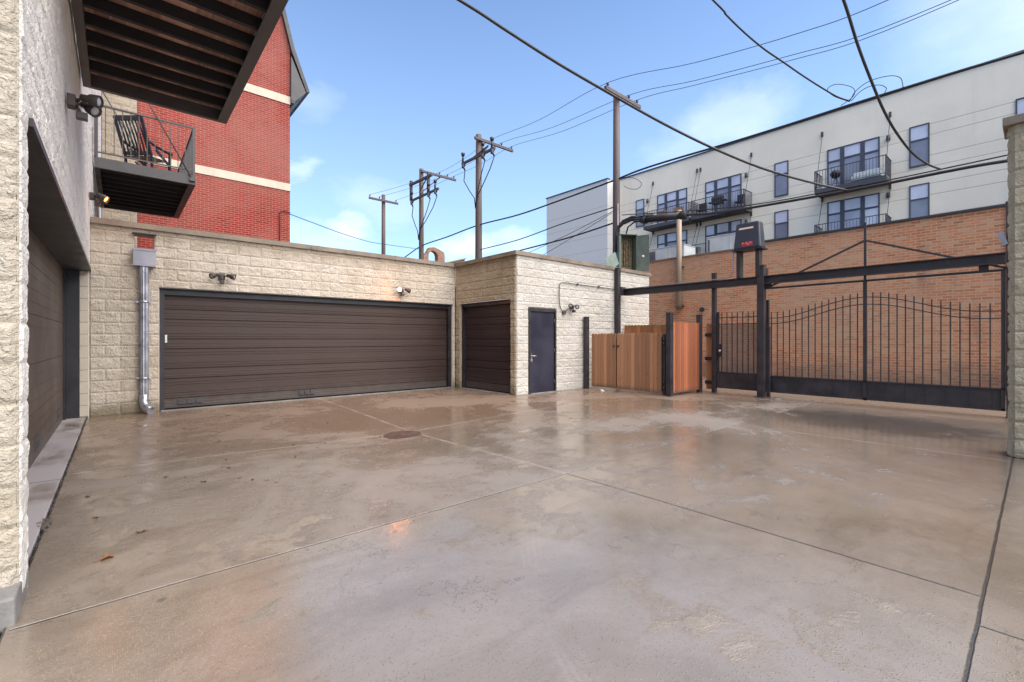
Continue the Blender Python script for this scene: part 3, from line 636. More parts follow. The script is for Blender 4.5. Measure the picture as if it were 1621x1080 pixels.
def balcony(y0, y1, label, rodz):
    x0, x1, zb, zt = -.345, 1.24, 4.60, 4.80
    b = B(); b.box(x0, x1, y0, y0+.07, zb, zt); b.box(x0, x1, y1-.07, y1, zb, zt); b.box(x1-.07, x1, y0+.07, y1-.07, zb, zt); b.box(x0, x0+.08, y0+.07, y1-.07, zb, zt)
    b.box(x1-.12, x1-.07, y0+.08, y1-.08, zb+.001, zb+.012)
    f = tag(b.build('balcony', M['steel_gray'], lb), label)
    b = B(); y = y0+.30
    while y < y1-.15:
        b.box(x0+.08, x1-.072, y-.006, y+.006, zb+.045, zt-.04); b.box(x0+.08, x1-.072, y-.006, y+.045, zb+.037, zb+.045); y += .36
    b.build('joists', M['joist'], f)
    b = B(); x = x0+.01
    while x < x1-.08:
        b.box(x, x+.1345, y0+.02, y1-.02, zt-.036+random.random()*.002, zt+.004); x += .136
    b.build('decking', M['deck'], f)
    b = B(); zr = zt+1.02
    for (xa, ya) in ((x1-.03, y0+.03), (x1-.03, y1-.03), (x0+.03, y0+.03), (x0+.03, y1-.03)): b.box(xa-.022, xa+.022, ya-.022, ya+.022, zt-.05, zr)
    for ya in (y0+.03, y1-.03):
        b.box(x0+.05, x1-.05, ya-.02, ya+.02, zr-.03, zr-.002); b.box(x0+.05, x1-.05, ya-.012, ya+.012, zt+.09, zt+.115)
        k = x0+.16
        while k < x1-.1: b.box(k-.007, k+.007, ya-.007, ya+.007, zt+.10, zr-.02); k += .125
    b.box(x1-.05, x1-.01, y0+.05, y1-.05, zr-.03, zr-.002); b.box(x1-.042, x1-.018, y0+.05, y1-.05, zt+.09, zt+.115)
    k = y0+.16
    while k < y1-.1: b.box(x1-.037, x1-.023, k-.007, k+.007, zt+.10, zr-.02); k += .125
    b.build('railing', M['steel_gray'], f)
    for ya in (y0-.03, y1+.03):
        b = B(); b.tube([(x1-.06, ya, zb+.10), (x0, ya, rodz)], .013, 8); b.obox((x1-.06, ya, zb+.10), (1, 0, 0), (0, 1, 0), (0, 0, 1), .05, .022, .035); b.build('rod', M['steel_gray'], f)
    return f
balcony(4.05, 8.06, 'large near balcony seen from below', 7.6)
balcony(11.68, 15.2, 'far balcony with a rocking chair', 7.6)
b = B(); b.box(-.345, -.325, 11.60, 11.68, 4.8, 5.9); b.build('wall_plate', M['steel_gray'], lb)
# gutter post on the wall edge behind the balcony
# rocking chair on the far balcony
ch = thing('rocking_chair', 'black slatted wooden rocking chair on the far balcony', 'rocking chair', (.52, 12.75, 4.81))
fa = R(50); fw = Vector((math.cos(fa), math.sin(fa), 0)); sv = Vector((-fw.y, fw.x, 0)); up = Vector((0, 0, 1)); C0 = Vector((.46, 12.62, 4.81))
def cp(f_, s_, z_): return C0+fw*f_+sv*s_+up*z_
b = B()
for k in range(6): f_ = -.18+k*.085; b.bar(cp(f_, -.25, .40-.0+k*.012), cp(f_, .25, .40+k*.012), .065, .02)
b.build('seat', M['rock'], ch)
b = B()
for k in range(7):
    s_ = -.20+k*.0667; b.tube([cp(-.20, s_, .42), cp(-.26, s_, .62), cp(-.35, s_, .82), cp(-.47, s_, 1.05)], .019, 6)
b.bar(cp(-.48, -.27, 1.08), cp(-.48, .27, 1.08), .03, .10); b.bar(cp(-.22, -.24, .46), cp(-.22, .24, .46), .03, .07)
b.build('backrest', M['rock'], ch)
for s_ in (-.27, .27):
    b = B(); b.tube([cp(-.62, s_, .12), cp(-.4, s_, .045), (cp(-.1, s_, .02)), cp(.15, s_, .03), cp(.36, s_, .08)], .022, 6); b.build('rocker', M['rock'], ch)
    b = B(); b.bar(cp(-.18, s_, .05), cp(-.22, s_, .45), .045, .03, fw); b.bar(cp(-.22, s_, .43), cp(-.49, s_, 1.12), .05, .035, fw); b.build('leg', M['rock'], ch)
    b = B(); b.bar(cp(.30, s_, .07), cp(.32, s_, .64), .045, .035, fw); b.build('leg', M['rock'], ch)
    b = B(); b.tube([cp(-.33, s_, .70), cp(-.1, s_, .66), cp(.15, s_, .655), cp(.38, s_, .67)], .028, 6); b.bar(cp(-.1, s_, .60), cp(.28, s_, .40), .02, .06); b.build('armrest', M['rock'], ch)

# ================================================================== red brick building
rb = thing('brick_building', 'tall red brick gabled building with two pale stone bands behind the garage', 'building', (.41, 17, 0))
b = B(); b.prism([(.42, 17, 0), (4.51, 17, 0), (4.51, 17, 11.35), (3.30, 17, 16.2), (.42, 17, 16.2)], (0, .3, 0)); b.build('wall', M['red_brick'], rb)
b = B(); b.box(4.20, 4.505, 17.301, 30, 0, 10.9); b.build('wall', M['red_brick_y'], rb)
for z0, z1 in ((6.47, 6.72), (9.47, 9.74)):
    b = B(); x = .44
    while x < 4.5: b.box(x+.003, min(x+.61, 4.52)-.003, 16.975, 17.05, z0, z1); x += .61
    b.box(.44, 4.515, 16.985, 17.05, z0+.003, z1-.003); b.build('stone_band', M['band'], rb)
b = B(); rk = [(4.52, 17, 11.30), (5.02, 17, 10.02), (5.12, 17, 10.06), (4.62, 17, 11.40), (3.42, 17, 16.25), (3.30, 17, 16.2)]
b.prism([(x_, 16.84, z_) for x_, _, z_ in rk], (0, 10, 0)); b.build('roof', M['coping_dark'], rb)
b = B(); b.prism([(4.515, 16.86, 11.1), (4.515, 16.86, 9.62), (4.60, 16.86, 9.55), (5.0, 16.86, 10.0)], (0, 9.8, 0)); b.lathe([(0, .06), (9.8, .06)], (4.58, 16.87, 9.56), (0, 1, 0), 10); b.build('eave', M['steel_gray'], rb)
b = B(); b.tube([(4.17, 16.97, 2.85), (4.17, 16.97, 5.66), (4.19, 16.965, 5.71), (4.26, 16.96, 5.735), (4.49, 16.96, 5.72)], .014, 8); b.build('conduit', M['cable'], rb)

# ================================================================== brick building across the alley
ab = thing('brick_building', 'long low orange brick building across the alley behind the gate', 'building', (16, 0, 0))
b = B(); b.box(16.0, 16.3, -14, 5.93, 0, 4.50); b.box(16.0, 16.3, 5.93, 15.5, 0, 4.40); b.build('wall', M['alley_brick'], ab)
b = B(); b.box(16.301, 26, 15.2, 15.5, 0, 4.4); b.build('wall', M['alley_brick_x'], ab)
b = B(); b.box(15.95, 16.35, -14, 5.95, 4.502, 4.56); b.box(15.96, 15.985, .44, .50, .05, 4.5); b.build('coping', M['coping_dark'], ab)
b = B(); b.box(15.955, 16.35, 5.952, 15.55, 4.402, 4.44); b.build('coping', M['coping'], ab)
b = B(); b.box(16.31, 26, -14, 15.19, 4.1, 4.2); b.build('roof', M['roof_dk'], ab)
# soot marks stay in the brick; a small dark security light and a bracket
t = thing('wall_light', 'small black round light on the orange brick wall behind the wooden fence', 'wall light', (15.98, 7.96, 2.42))
b = B(); b.lathe([(0, .05), (.03, .05)], (16.0, 7.96, 2.42), (-1, 0, 0)); b.build('base', M['rubber'], t)
b = B(); b.lathe([(0, .05), (.08, .085), (.13, .085)], (15.93, 7.96, 2.42), (-.8, -.5, -.2)); b.build('lamp_head', M['rubber'], t)
t = thing('wooden_post', 'short pale weathered wooden pole fixed to the orange brick wall', 'post', (15.86, 8.79, 2.45))
b = B(); b.tube([(15.86, 8.79, 2.45), (15.86, 8.79, 6.15)], .11, 12, .085); b.build('post', M['pole_pale'], t)
for z in (2.55, 4.0): B().box(15.88, 15.995, 8.66, 8.70, z, z+.07).build('bracket', M['steel_gray'], t)
def hvac(y0, y1, x0, z1, label, gr):
    t = thing('rooftop_unit', label, 'air conditioner', (x0, y0, 4.2), 'rooftop air units on the brick building')
    b = B(); b.box(x0, x0+.9, y0, y1, 4.2, z1); b.box(x0-.02, x0+.92, y0-.02, y1+.02, z1+.001, z1+.03); b.build('housing', M['hvac'], t, bevel=.01)
    b = B(); b.box(x0-.012, x0, y1-gr, y1-.05, 4.5, z1-.08)
    for k in range(9): b.box(x0-.02, x0-.013, y1-gr+.02, y1-.07, 4.52+k*(z1-4.65)/9, 4.52+k*(z1-4.65)/9+.015)
    b.build('grille', M['hvac_dk'], t)
    b = B(); b.box(x0-.014, x0-.002, y0+.15, y0+.30, 4.6, 4.78); b.box(x0-.014, x0-.002, y0+.62, y0+.63, 4.3, z1-.02); b.build('access_panel', M['white_pl'], t)
hvac(9.05, 11.05, 16.7, 5.03, 'long pale rooftop unit with a dark grille behind the wooden pole', .75)
hvac(6.65, 8.15, 16.7, 5.12, 'pale rooftop unit without a large grille left of the gate motor', .12)

# ================================================================== apartment building
ap = thing('apartment_building', 'large white flat roofed apartment building with balconies behind the brick wall', 'building', (31, 0, 0))
RZ = 14.33
b = B(); b.box(31, 45, -16, 22.85, 0, RZ); b.build('wall', M['stucco'], ap)
n = N('grey_stucco'); x, y, z = n.xyz(); a = n.noise(.3, 5); j = None
for zz in (12.19, 11.0, 9.9, 8.7, 7.5, 6.4, 5.3):
    q = n.ramp(n.math('ABSOLUTE', n.math('SUBTRACT', z, zz)), .012, .03, 1, 0); j = q if j is None else n.math('MAXIMUM', j, q)
M['stucco_g'] = n.fin(n.mix(n.math('MULTIPLY', j, .5), n.mix(a, (.58, .56, .54), (.63, .61, .59)), (.25, .24, .24)), .9, 0, n.bump(n.noise(30, 4, .7), .3, .01))
b = B(); b.box(30, 44.9, 22.86, 29.8, 0, RZ-.02); tag(b.build('wall', M['stucco_g'], ap), 'greyer projecting end bay')
b = B(); b.box(30.93, 31.3, -16, 22.84, RZ+.002, RZ+.09); b.box(29.94, 30.3, 22.8, 29.86, RZ-.015, RZ+.07); b.build('coping', M['apt_frame'], ap)
def window(y0, y1, z0, z1, split=.64):
    b = B(); x0, x1 = 30.95, 31.05; fw_ = .055
    b.box(x0, x1, y0, y0+fw_, z0, z1); b.box(x0, x1, y1-fw_, y1, z0, z1); b.box(x0, x1, y0+fw_, y1-fw_, z0, z0+fw_*1.6); b.box(x0, x1, y0+fw_, y1-fw_, z1-fw_, z1)
    zs = z0+(z1-z0)*split; b.box(x0+.01, x1, y0+fw_, y1-fw_, zs-.04, zs+.04); w = b.build('window', M['apt_frame'], ap)
    b = B(); b.box(30.985, 30.995, y0+fw_, y1-fw_, z0+.08, zs-.04); b.build('pane', M['pane_dark'], w)
    b = B(); b.box(30.982, 30.992, y0+fw_, y1-fw_, zs+.04, z1-fw_); b.build('pane', M['pane_light'], w)
def door_unit(y0, y1, z0, z1):
    b = B(); x0, x1 = 30.94, 31.05; W3 = [y0, y0+(y1-y0)*.31, y0+(y1-y0)*.70, y1]; fw_ = .06
    for i, y in enumerate(W3):
        e = fw_ if i in (0, 3) else .10; b.box(x0, x1, y-e if i else y, y+e if i < 3 else y, z0, z1)
    for i in range(3):
        ya, yb = W3[i]+(.06 if i == 0 else .10), W3[i+1]-(.06 if i == 2 else .10)
        b.box(x0, x1, ya, yb, z1-.06, z1); b.box(x0, x1, ya, yb, z0, z0+.12); zm = z0+(z1-z0)*(.73 if i == 1 else .71); b.box(x0+.01, x1, ya, yb, zm-.05, zm+.05)
    w = b.build('balcony_door', M['apt_frame'], ap)
    for i in range(3):
        ya, yb = W3[i]+(.06 if i == 0 else .10), W3[i+1]-(.06 if i == 2 else .10); zm = z0+(z1-z0)*(.73 if i == 1 else .71)
        b = B(); b.box(30.985, 30.995, ya, yb, z0+.12, zm-.05); b.build('pane', M[random.choice(('pane_mid', 'pane_mid', 'pane_light')) if i != 1 else random.choice(('pane_dark', 'pane_mid'))], w)
        b = B(); b.box(30.982, 30.992, ya, yb, zm+.05, z1-.06); b.build('pane', M['pane_light'], w)
def apt_balcony(y0, y1, zf, rodtop):
    x0, x1 = 29.72, 30.99; b = B(); b.box(x0, x1, y0, y1, zf-.05, zf); b.box(x0, x0+.06, y0, y1, zf-.24, zf-.051); b.box(x0+.061, x1, y0, y0+.05, zf-.24, zf-.051); b.box(x0+.061, x1, y1-.05, y1, zf-.24, zf-.051)
    b.box(x0+.061, x1, y0+.051, y1-.051, zf-.20, zf-.17)
    y = y0+.3
    while y < y1-.2: b.box(x0+.061, x1, y, y+.03, zf-.212, zf-.201); y += .35
    f = b.build('balcony', M['apt_steel'], ap)
    b = B(); zr = zf+1.05
    for ya in (y0+.02, y1-.02):
        b.box(x0, x1, ya-.02, ya+.02, zr-.04, zr); b.box(x0, x1, ya-.015, ya+.015, zf+.10, zf+.13)
        k = x0+.12
        while k < x1: b.box(k-.009, k+.009, ya-.009, ya+.009, zf+.1, zr-.03); k += .14
    b.box(x0-.01, x0+.03, y0+.04, y1-.04, zr-.04, zr-.001); b.box(x0, x0+.025, y0+.035, y1-.035, zf+.10, zf+.13)
    k = y0+.13
    while k < y1-.05: b.box(x0+.002, x0+.02, k-.009, k+.009, zf+.1, zr-.03); k += .14
    for ya in (y0+.02, y1-.02): b.box(x0-.012, x0+.03, ya-.024, ya+.024, zf, zr)
    b.build('railing', M['apt_steel'], f)
    if rodtop:
        for ya in (y0+.05, y1-.05):
            b = B(); b.tube([(x0+.05, ya, zf), (30.98, ya, rodtop)], .016, 6); b.obox((30.96, ya, rodtop), (1, 0, 0), (0, 1, 0), (0, 0, 1), .05, .05, .13); b.build('rod', M['steel_gray'], f)
for fl in range(3):
    dz = -3.02*fl
    for y0, y1 in ((20.09, 20.84), (10.0, 10.78), (3.60, 4.38), (-.10, .69), (-6.2, -5.4)): window(y0, y1, 10.16+dz, 12.28+dz)
    for (y0, y1), (ba, bb) in (((16.55, 18.94), (15.75, 19.35)), ((12.77, 15.2), (12.10, 15.60)), ((5.59, 7.98), (5.10, 8.28)), ((-4.4, -2.0), (-4.7, -1.6))):
        door_unit(y0, y1, 9.72+dz, 12.24+dz); apt_balcony(ba, bb, 9.75+dz, 13.25 if fl == 0 else 9.5+dz+3.0-.05)
    for y in (5.22, 12.45, 19.75): 
        b = B(); b.lathe([(0, .05), (.03, .09), (.28, .09), (.30, .05)], (30.90, y, 11.85+dz), (0, 0, 1), 10); b.box(30.94, 31.0, y-.04, y+.04, 11.92+dz, 12.06+dz); b.build('wall_lamp', M['apt_frame'], ap)
# balcony furniture
def grill(x, y, z, label, kettle):
    t = thing('grill', label, 'grill', (x, y, z), 'barbecue grills on the white building')
    if kettle:
        b = B(); b.lathe([(-.25, .05), (-.2, .17), (-.05, .26), (.0, .27), (.05, .26), (.18, .16), (.22, .05)], (x, y, z+.72), (0, 0, 1)); b.build('kettle', M['rubber'], t)
        b = B(); [b.bar((x, y, z+.55), (x+.22*math.cos(a_), y+.22*math.sin(a_), z), .03) for a_ in (0, 2.1, 4.2)]; b.build('leg', M['steel_gray'], t)
    else:
        b = B(); b.prism([(x-.2, y-.35, z+.75), (x+.2, y-.35, z+.75), (x+.2, y-.35, z+.95), (x+.08, y-.35, z+1.08), (x-.1, y-.35, z+1.08), (x-.2, y-.35, z+.95)], (0, .7, 0)); b.build('lid', M['rubber'], t, bevel=.02)
        b = B(); b.box(x-.2, x+.2, y-.3, y+.3, z+.55, z+.749); b.box(x-.2, x+.2, y-.6, y-.36, z+.70, z+.74); b.box(x-.2, x+.2, y+.36, y+.6, z+.70, z+.74); b.build('body', M['rubber'], t)
        b = B()
        for sx in (-.18, .18):
            for sy in (-.27, .27): b.box(x+sx-.02, x+sx+.02, y+sy-.02, y+sy+.02, z, z+.55)
        b.build('leg', M['steel_gray'], t)
grill(30.15, 13.95, 9.76, 'dark boxy grill on the middle upper balcony of the white building', False)
grill(30.05, 7.35, 9.76, 'dark round kettle grill on the right upper balcony of the white building', True)
def bal_chair(x, y, z, label, m_):
    t = thing('balcony_chair', label, 'chair', (x, y, z), 'chairs on the balconies of the white building')
    b = B(); b.box(x-.25, x+.25, y-.25, y+.25, z+.38, z+.44); b.build('seat', m_, t); b = B(); b.box(x+.20, x+.26, y-.25, y+.25, z+.445, z+.95); b.build('backrest', m_, t)
    b = B()
    for sx in (-.22, .22):
        for sy in (-.22, .22): b.box(x+sx-.025, x+sx+.025, y+sy-.025, y+sy+.025, z, z+.38)
    b.build('leg', m_, t)
bal_chair(30.3, 12.6, 9.76, 'dark chair at the right end of the middle upper balcony', M['rubber'])
bal_chair(30.3, 15.15, 9.76, 'dark chair at the left end of the middle upper balcony', M['rubber'])
t = thing('balcony_couch', 'low pale outdoor couch on the right upper balcony of the white building', 'couch', (30.3, 5.9, 9.76))
b = B(); b.box(29.95, 30.6, 5.35, 6.65, 9.86, 10.12); b.build('seat', M['hvac'], t, bevel=.04); b = B(); b.box(30.45, 30.62, 5.35, 6.65, 10.121, 10.42); b.build('backrest', M['hvac'], t, bevel=.04)
t = thing('balcony_table', 'tan wooden bench and planter boards on the left upper balcony', 'bench', (30.2, 17.8, 9.76))
for y0 in (16.2, 17.4, 18.55):
    b = B(); b.box(29.78, 29.83, y0, y0+.75, 10.25, 10.62); b.box(29.83, 30.1, y0, y0+.75, 10.25, 10.30); b.build('plank_box', M['furn_tan'], t)
# ================================================================== distant brick gable beyond the garage roof
t = thing('chimney_gable', 'distant orange brick parapet with an arched opening beyond the garage roof', 'building', (18.9, 32, 0))
x0, z0 = 18.25, 8.1; b = B()
pts = []
for k in range(13):
    a_ = math.pi*k/12; pts.append((19.25-.42*math.cos(a_), 32, 8.35+.42*math.sin(a_)))
b.prism([(18.40, 32, 4), (18.40, 32, 8.25), (18.75, 32, 8.62), (18.83, 32, 8.4), (18.83, 32, 4)], (0, .5, 0))
b.prism([(19.70, 32, 4), (19.70, 32, 8.6), (20.35, 32, 8.6), (20.35, 32, 4)], (0, .5, 0))
outer = [(18.75, 32, 8.64), (18.95, 32, 9.0), (19.3, 32, 9.08), (19.75, 32, 8.98), (20.3, 32, 8.75), (20.3, 32, 8.602), (19.67, 32, 8.602)]
b.prism(list(reversed(pts))[:-1]+[(18.76, 32, 8.4)]+outer[:], (0, .45, 0)); b.prism([(18.84, 32.05, 4), (18.84, 32.05, 7.9), (19.69, 32.05, 7.9), (19.69, 32.05, 4)], (0, .4, 0))
b.build('wall', M['far_brick'], t)
b = B(); b.prism([(20.36, 32, 4), (20.36, 32, 7.85), (22.35, 32, 8.42), (22.35, 32, 4)], (0, .4, 0)); b.build('wall', M['far_brick'], t)
b = B(); b.prism([(20.36, 31.9, 7.86), (22.4, 31.9, 8.44), (22.4, 31.9, 8.54), (20.36, 31.9, 7.95)], (0, .6, 0)); b.build('coping', M['coping'], t); t.location.z -= .30

# ================================================================== gate line
GX = 11.40
def post(x, y, z, w, label, cat='post', cap=True, group='dark steel posts', m_='steel'):
    t = thing('steel_post', label, cat, (x, y, 0), group)
    B().box(x-w/2, x+w/2, y-w/2, y+w/2, -.02, z).build('post', M[m_], t, bevel=.006)
    if cap: B().box(x-w/2-.008, x+w/2+.008, y-w/2-.008, y+w/2+.008, z+.001, z+.016).build('cap', M[m_], t)
    return t
t = post(11.00, 8.02, 3.39, .13, 'tallest steel post standing against the white block wall above the fence')
b = B(); b.box(11.066, 11.30, 7.93, 8.05, 2.62, 2.86); b.build('bracket', M['steel'], t, bevel=.004)
t = post(11.22, 4.18, 3.02, .15, 'thick steel post under the gate motor, between small gate and large gate')
b = B(); b.box(11.10, 11.34, 4.06, 4.30, -.01, .014); b.build('base_plate', M['steel_gray'], t)
b = B(); b.box(11.30, 11.40, 4.10, 4.26, 2.80, 2.98); b.build('bracket', M['steel'], t)
post(11.33, 5.33, 2.98, .10, 'slim steel post at the latch side of the small pedestrian gate')
t = post(11.46, .30, 3.66, .12, 'tall steel post at the right end of the sliding gate by the block pillar')
b = B(); b.obox((11.36, .40, 3.05), (1, 0, 0), (0, 1, -.3), (0, .3, 1), .03, .035, .12); b.build('grey_box', M['galv_dull'], t)
post(9.58, 8.00, 1.93, .11, 'short steel post beside the white wall at the left end of the wooden fence')
post(9.78, 5.66, 1.95, .125, 'short steel post at the corner where brown and red boards meet')
post(11.13, 5.62, 1.94, .11, 'short steel post at the back end of the red boards')
# overhead beam: I section
t = thing('overhead_beam', 'long dark steel track beam carried over the gates', 'beam', (11.22, 4, 2.7))
b = B(); y0, y1 = .36, 7.93
for (ya, yb) in ((y0, y1),):
    b.box(11.17, 11.33, ya, yb, 2.61, 2.625); b.box(11.17, 11.33, ya, yb, 2.775, 2.79); b.box(11.245, 11.255, ya, yb, 2.626, 2.774)
b.build('beam', M['steel'], t)
b = B()
for y in (4.05, .62):
    b.box(11.285, 11.30, y-.06, y+.06, 2.50, 2.77); b.lathe([(0, .045), (.03, .045)], (11.27, y, 2.70), (-1, 0, 0)); b.box(11.30, 11.42, y-.03, y+.03, 2.53, 2.56)
b.build('trolley', M['steel_blk'], t)
b = B(); b.tube([(11.16, 7.9, 2.80), (11.14, 5.1, 2.81), (11.13, 4.86, 2.83), (11.12, 4.78, 2.93), (11.12, 4.78, 3.5)], .013, 8); b.build('conduit', M['galv_dull'], t)
# gate motor
t = thing('gate_motor', 'dark plastic gate motor housing with red and pale stickers on two steel legs', 'gate motor', (11.2, 4.44, 2.8))
b = B(); mx0, mx1, my0, my1, mz0, mz1 = 11.02, 11.36, 4.13, 4.74, 3.44, 4.06
bot = [(mx0, my0, mz0), (mx1, my0, mz0), (mx1, my1, mz0), (mx0, my1, mz0)]; k = .05; top = [(mx0+k, my0+k, mz1), (mx1-k*.6, my0+k, mz1), (mx1-k*.6, my1-k, mz1), (mx0+k, my1-k, mz1)]
b.add(bot+top, [(3, 2, 1, 0), (4, 5, 6, 7), (0, 1, 5, 4), (1, 2, 6, 5), (2, 3, 7, 6), (3, 0, 4, 7)]); b.build('housing', M['plastic_dk'], t, bevel=.035)
b = B(); b.box(mx0-.02, mx1+.03, my0-.03, my1+.02, mz0-.03, mz0-.001); b.build('base_plate', M['steel_blk'], t)
for y in (4.66, 4.235):
    b = B(); b.box(11.12, 11.30, y-.045, y+.045, 2.792, mz0-.031); b.build('leg', M['steel'], t, bevel=.004)
def sticker(y0, y1, z0, z1, m_, nm, d):
    xa = mx0+k*(z0-mz0)/(mz1-mz0); xb = mx0+k*(z1-mz0)/(mz1-mz0)
    B().prism([(xa-d, y0, z0), (xa-d, y1, z0), (xb-d, y1, z1), (xb-d, y0, z1)], (-.003, 0, 0)).build(nm, m_, t)
M['stk_o'] = paint('orange_sticker_edge', (.40, .13, .07), .5, .1, 9); M['stk_p'] = paint('pale_sticker', (.75, .58, .50), .5, .08, 12)
sticker(4.29, 4.62, 3.895, 3.945, M['stk_o'], 'sticker', .001); sticker(4.30, 4.61, 3.902, 3.938, M['stk_p'], 'sticker', .0045)
sticker(4.30, 4.54, 3.50, 3.60, M['red_pl'], 'warning_sticker', .001)
for yy, zz in ((4.50, 3.565), (4.42, 3.565), (4.33, 3.57), (4.38, 3.535)): sticker(yy, yy+.035, zz, zz+.012, M['white_pl'], 'warning_mark', .0045)
sticker(4.43, 4.455, 3.85, 3.875, M['rubber'], 'keyhole', .001)
# sliding gate
t = thing('sliding_gate', 'large dark steel sliding gate with arched picket top and overhead truss', 'gate', (GX+.05, 2.2, 0))
gx = 11.45; ya, yb, ym = .37, 4.16, 2.30
b = B(); b.box(gx-.004, gx+.004, ya, yb, .15, .475); b.box(gx-.03, gx+.03, ya, yb, .476, .50); b.box(gx-.03, gx+.03, ya, yb, .11, .149)
for i in range(13): y = ya+.15+i*.29; b.box(gx-.010, gx-.004, y-.004, y+.004, .15, .475)
b.build('bottom_panel', M['steel'], t)
def arch(y): # ogee rise
    s_ = min(1, abs(y-ym)/1.72); return (1+math.cos(math.pi*s_))/2
b = B()
for base, rise in ((1.825, .365), (1.70, .345)):
    pts = [(gx, ya+(yb-ya)*i/40, base+rise*arch(ya+(yb-ya)*i/40)) for i in range(41)]; b.tube(pts, .010, 6)
b.build('arched_rail', M['steel_blk'], t)
for i in range(14):
    for sgn in (-1, 1):
        y = ym+sgn*(.125*(i+1)); 
        if not (ya+.02 < y < yb-.04): continue
        z = 1.95+.32*arch(y); b = B(); b.box(gx-.009, gx+.009, y-.009, y+.009, .501, z); b.add([(gx-.009, y-.009, z), (gx+.009, y-.009, z), (gx+.009, y+.009, z), (gx-.009, y+.009, z), (gx, y, z+.03)], [(0, 1, 4), (1, 2, 4), (2, 3, 4), (3, 0, 4)])
        b.build('picket', M['steel'], t)
b = B(); b.box(gx-.03, gx+.03, ym-.03, ym+.03, .10, 2.50); b.build('center_post', M['steel'], t)
b = B(); b.box(gx-.02, gx+.02, ya, yb, 2.502, 2.542); b.box(gx-.02, gx+.02, ym-.02, ym+.02, 2.543, 3.70)
b.bar((gx, ym, 3.34), (gx, 4.12, 2.54), .035); b.bar((gx, ym, 3.34), (gx, .33, 2.54), .035); b.build('truss', M['steel'], t)
b = B(); b.box(gx-.035, gx+.035, yb-.06, yb, .12, 2.25); b.build('end_post', M['steel'], t); b = B(); b.box(gx-.03, gx+.03, ya, ya+.05, .12, 2.5); b.build('end_post', M['steel'], t)
post(11.34, 4.075, 1.62, .07, 'low slim steel catch post touching the thick motor post', cap=False)
# pedestrian gate
t = thing('pedestrian_gate', 'small dark steel picket gate backed with woven mesh and a round knob', 'gate', (GX, 4.75, 0)); gx = 11.36; ya, yb = 4.28, 5.27
b = B(); b.box(gx-.02, gx+.02, yb-.05, yb, .12, 2.02); b.box(gx-.02, gx+.02, ya, ya+.05, .12, 2.02); b.box(gx-.018, gx+.018, ya+.051, yb-.051, .50, .53); b.box(gx-.012, gx+.012, ya+.051, yb-.051, 1.86, 1.88); b.box(gx-.012, gx+.012, ya+.051, yb-.051, 1.70, 1.72); b.build('frame', M['steel'], t)
b = B(); b.box(gx-.008, gx+.008, ya+.051, yb-.051, .12, .499); b.build('bottom_panel', M['steel'], t)
for i in range(7):
    y = ya+.125*(i+1)
    if y > yb-.06: continue
    B().box(gx-.009, gx+.009, y-.009, y+.009, .531, 2.0).build('picket', M['steel'], t)
b = B(); H_ = 1.70; L_ = .88; st_ = .030; xm = gx+.03
n_ = int((L_+1.17)/st_)
for i in range(n_):
    c_ = i*st_
    for sg in (1, -1):
        # diagonal wires clipped to the panel rectangle (0..L, 0..1.17)
        p0 = max(0, c_-1.17); p1 = min(L_, c_)
        if p1-p0 < .02: continue
        za, zb_ = c_-p0, c_-p1
        if sg == 1: A_, B_ = (ya+.055+p0, .53+za), (ya+.055+p1, .53+zb_)
        else: A_, B_ = (ya+.055+L_-p0, .53+za), (ya+.055+L_-p1, .53+zb_)
        b.tube([(xm+sg*.003, A_[0], A_[1]), (xm+sg*.003, B_[0], B_[1])], .0042, 4, cap=False)
M['mesh_w'] = paint('woven_mesh', (.13, .095, .080), .6, .2, 6); b.build('mesh_screen', M['mesh_w'], t)
b = B(); b.lathe([(0, .012), (.03, .012), (.035, .03), (.06, .034), (.075, .02)], (gx-.02, yb-.09, 1.05), (-1, 0, 0)); b.build('knob', M['chrome'], t)
b = B(); b.box(gx-.03, gx-.021, yb-.12, yb-.01, .90, 1.22); b.build('lock_plate', M['steel_blk'], t)

# ================================================================== wooden fence
def boards(p0, p1, z1, w, m_, dog=True, thick=.018, z0=.07, jit=.006):
    """row of separate-looking dog eared pickets in one mesh"""
    b = B(); p0, p1 = Vector((*p0, 0)), Vector((*p1, 0)); d = (p1-p0); L = d.length; d.normalize(); nn = Vector((-d.y, d.x, 0)); k = int(round(L/w)); w = L/k
    for i in range(k):
        s0 = i*w+.003; s1 = (i+1)*w-.003; zt = z1+random.uniform(-jit, jit); e = .022; o_ = nn*random.uniform(-.002, .002)
        pl = [(s0, z0), (s1, z0), (s1, zt-e), (s1-e, zt), (s0+e, zt), (s0, zt-e)] if dog else [(s0, z0), (s1, z0), (s1, zt), (s0, zt)]
        b.prism([p0+d*s+o_-nn*(thick/2)+Vector((0, 0, z)) for s, z in pl], nn*thick)
    return b
# double gate leaves
for (ya, yb, lab, hx) in ((7.13, 7.93, 'narrow left leaf of brown cedar boards in the wooden enclosure gate', 7.93), (5.84, 7.10, 'wide right leaf of brown cedar boards in the wooden enclosure gate', 5.84)):
    t = thing('fence_gate', lab, 'fence gate', (9.72, hx, 0), 'leaves of the wooden enclosure gate')
    boards((9.72, yb), (9.72, ya), 1.49, .105, None).build('boards', M['fence'], t)
    b = B()
    for z in (.25, 1.25): b.box(9.735, 9.775, ya+.02, yb-.02, z, z+.07)
    b.box(9.735, 9.775, ya, ya+.04, .1, 1.4); b.box(9.735, 9.775, yb-.04, yb, .1, 1.4); b.build('frame', M['steel_blk'], t)
    yk = 7.19 if hx > 7.5 else 7.06
    b = B(); b.lathe([(0, .028), (.012, .028), (.02, .015), (.035, .022)], (9.708, yk, 1.16), (-1, 0, 0)); b.build('latch', M['rubber'], t)
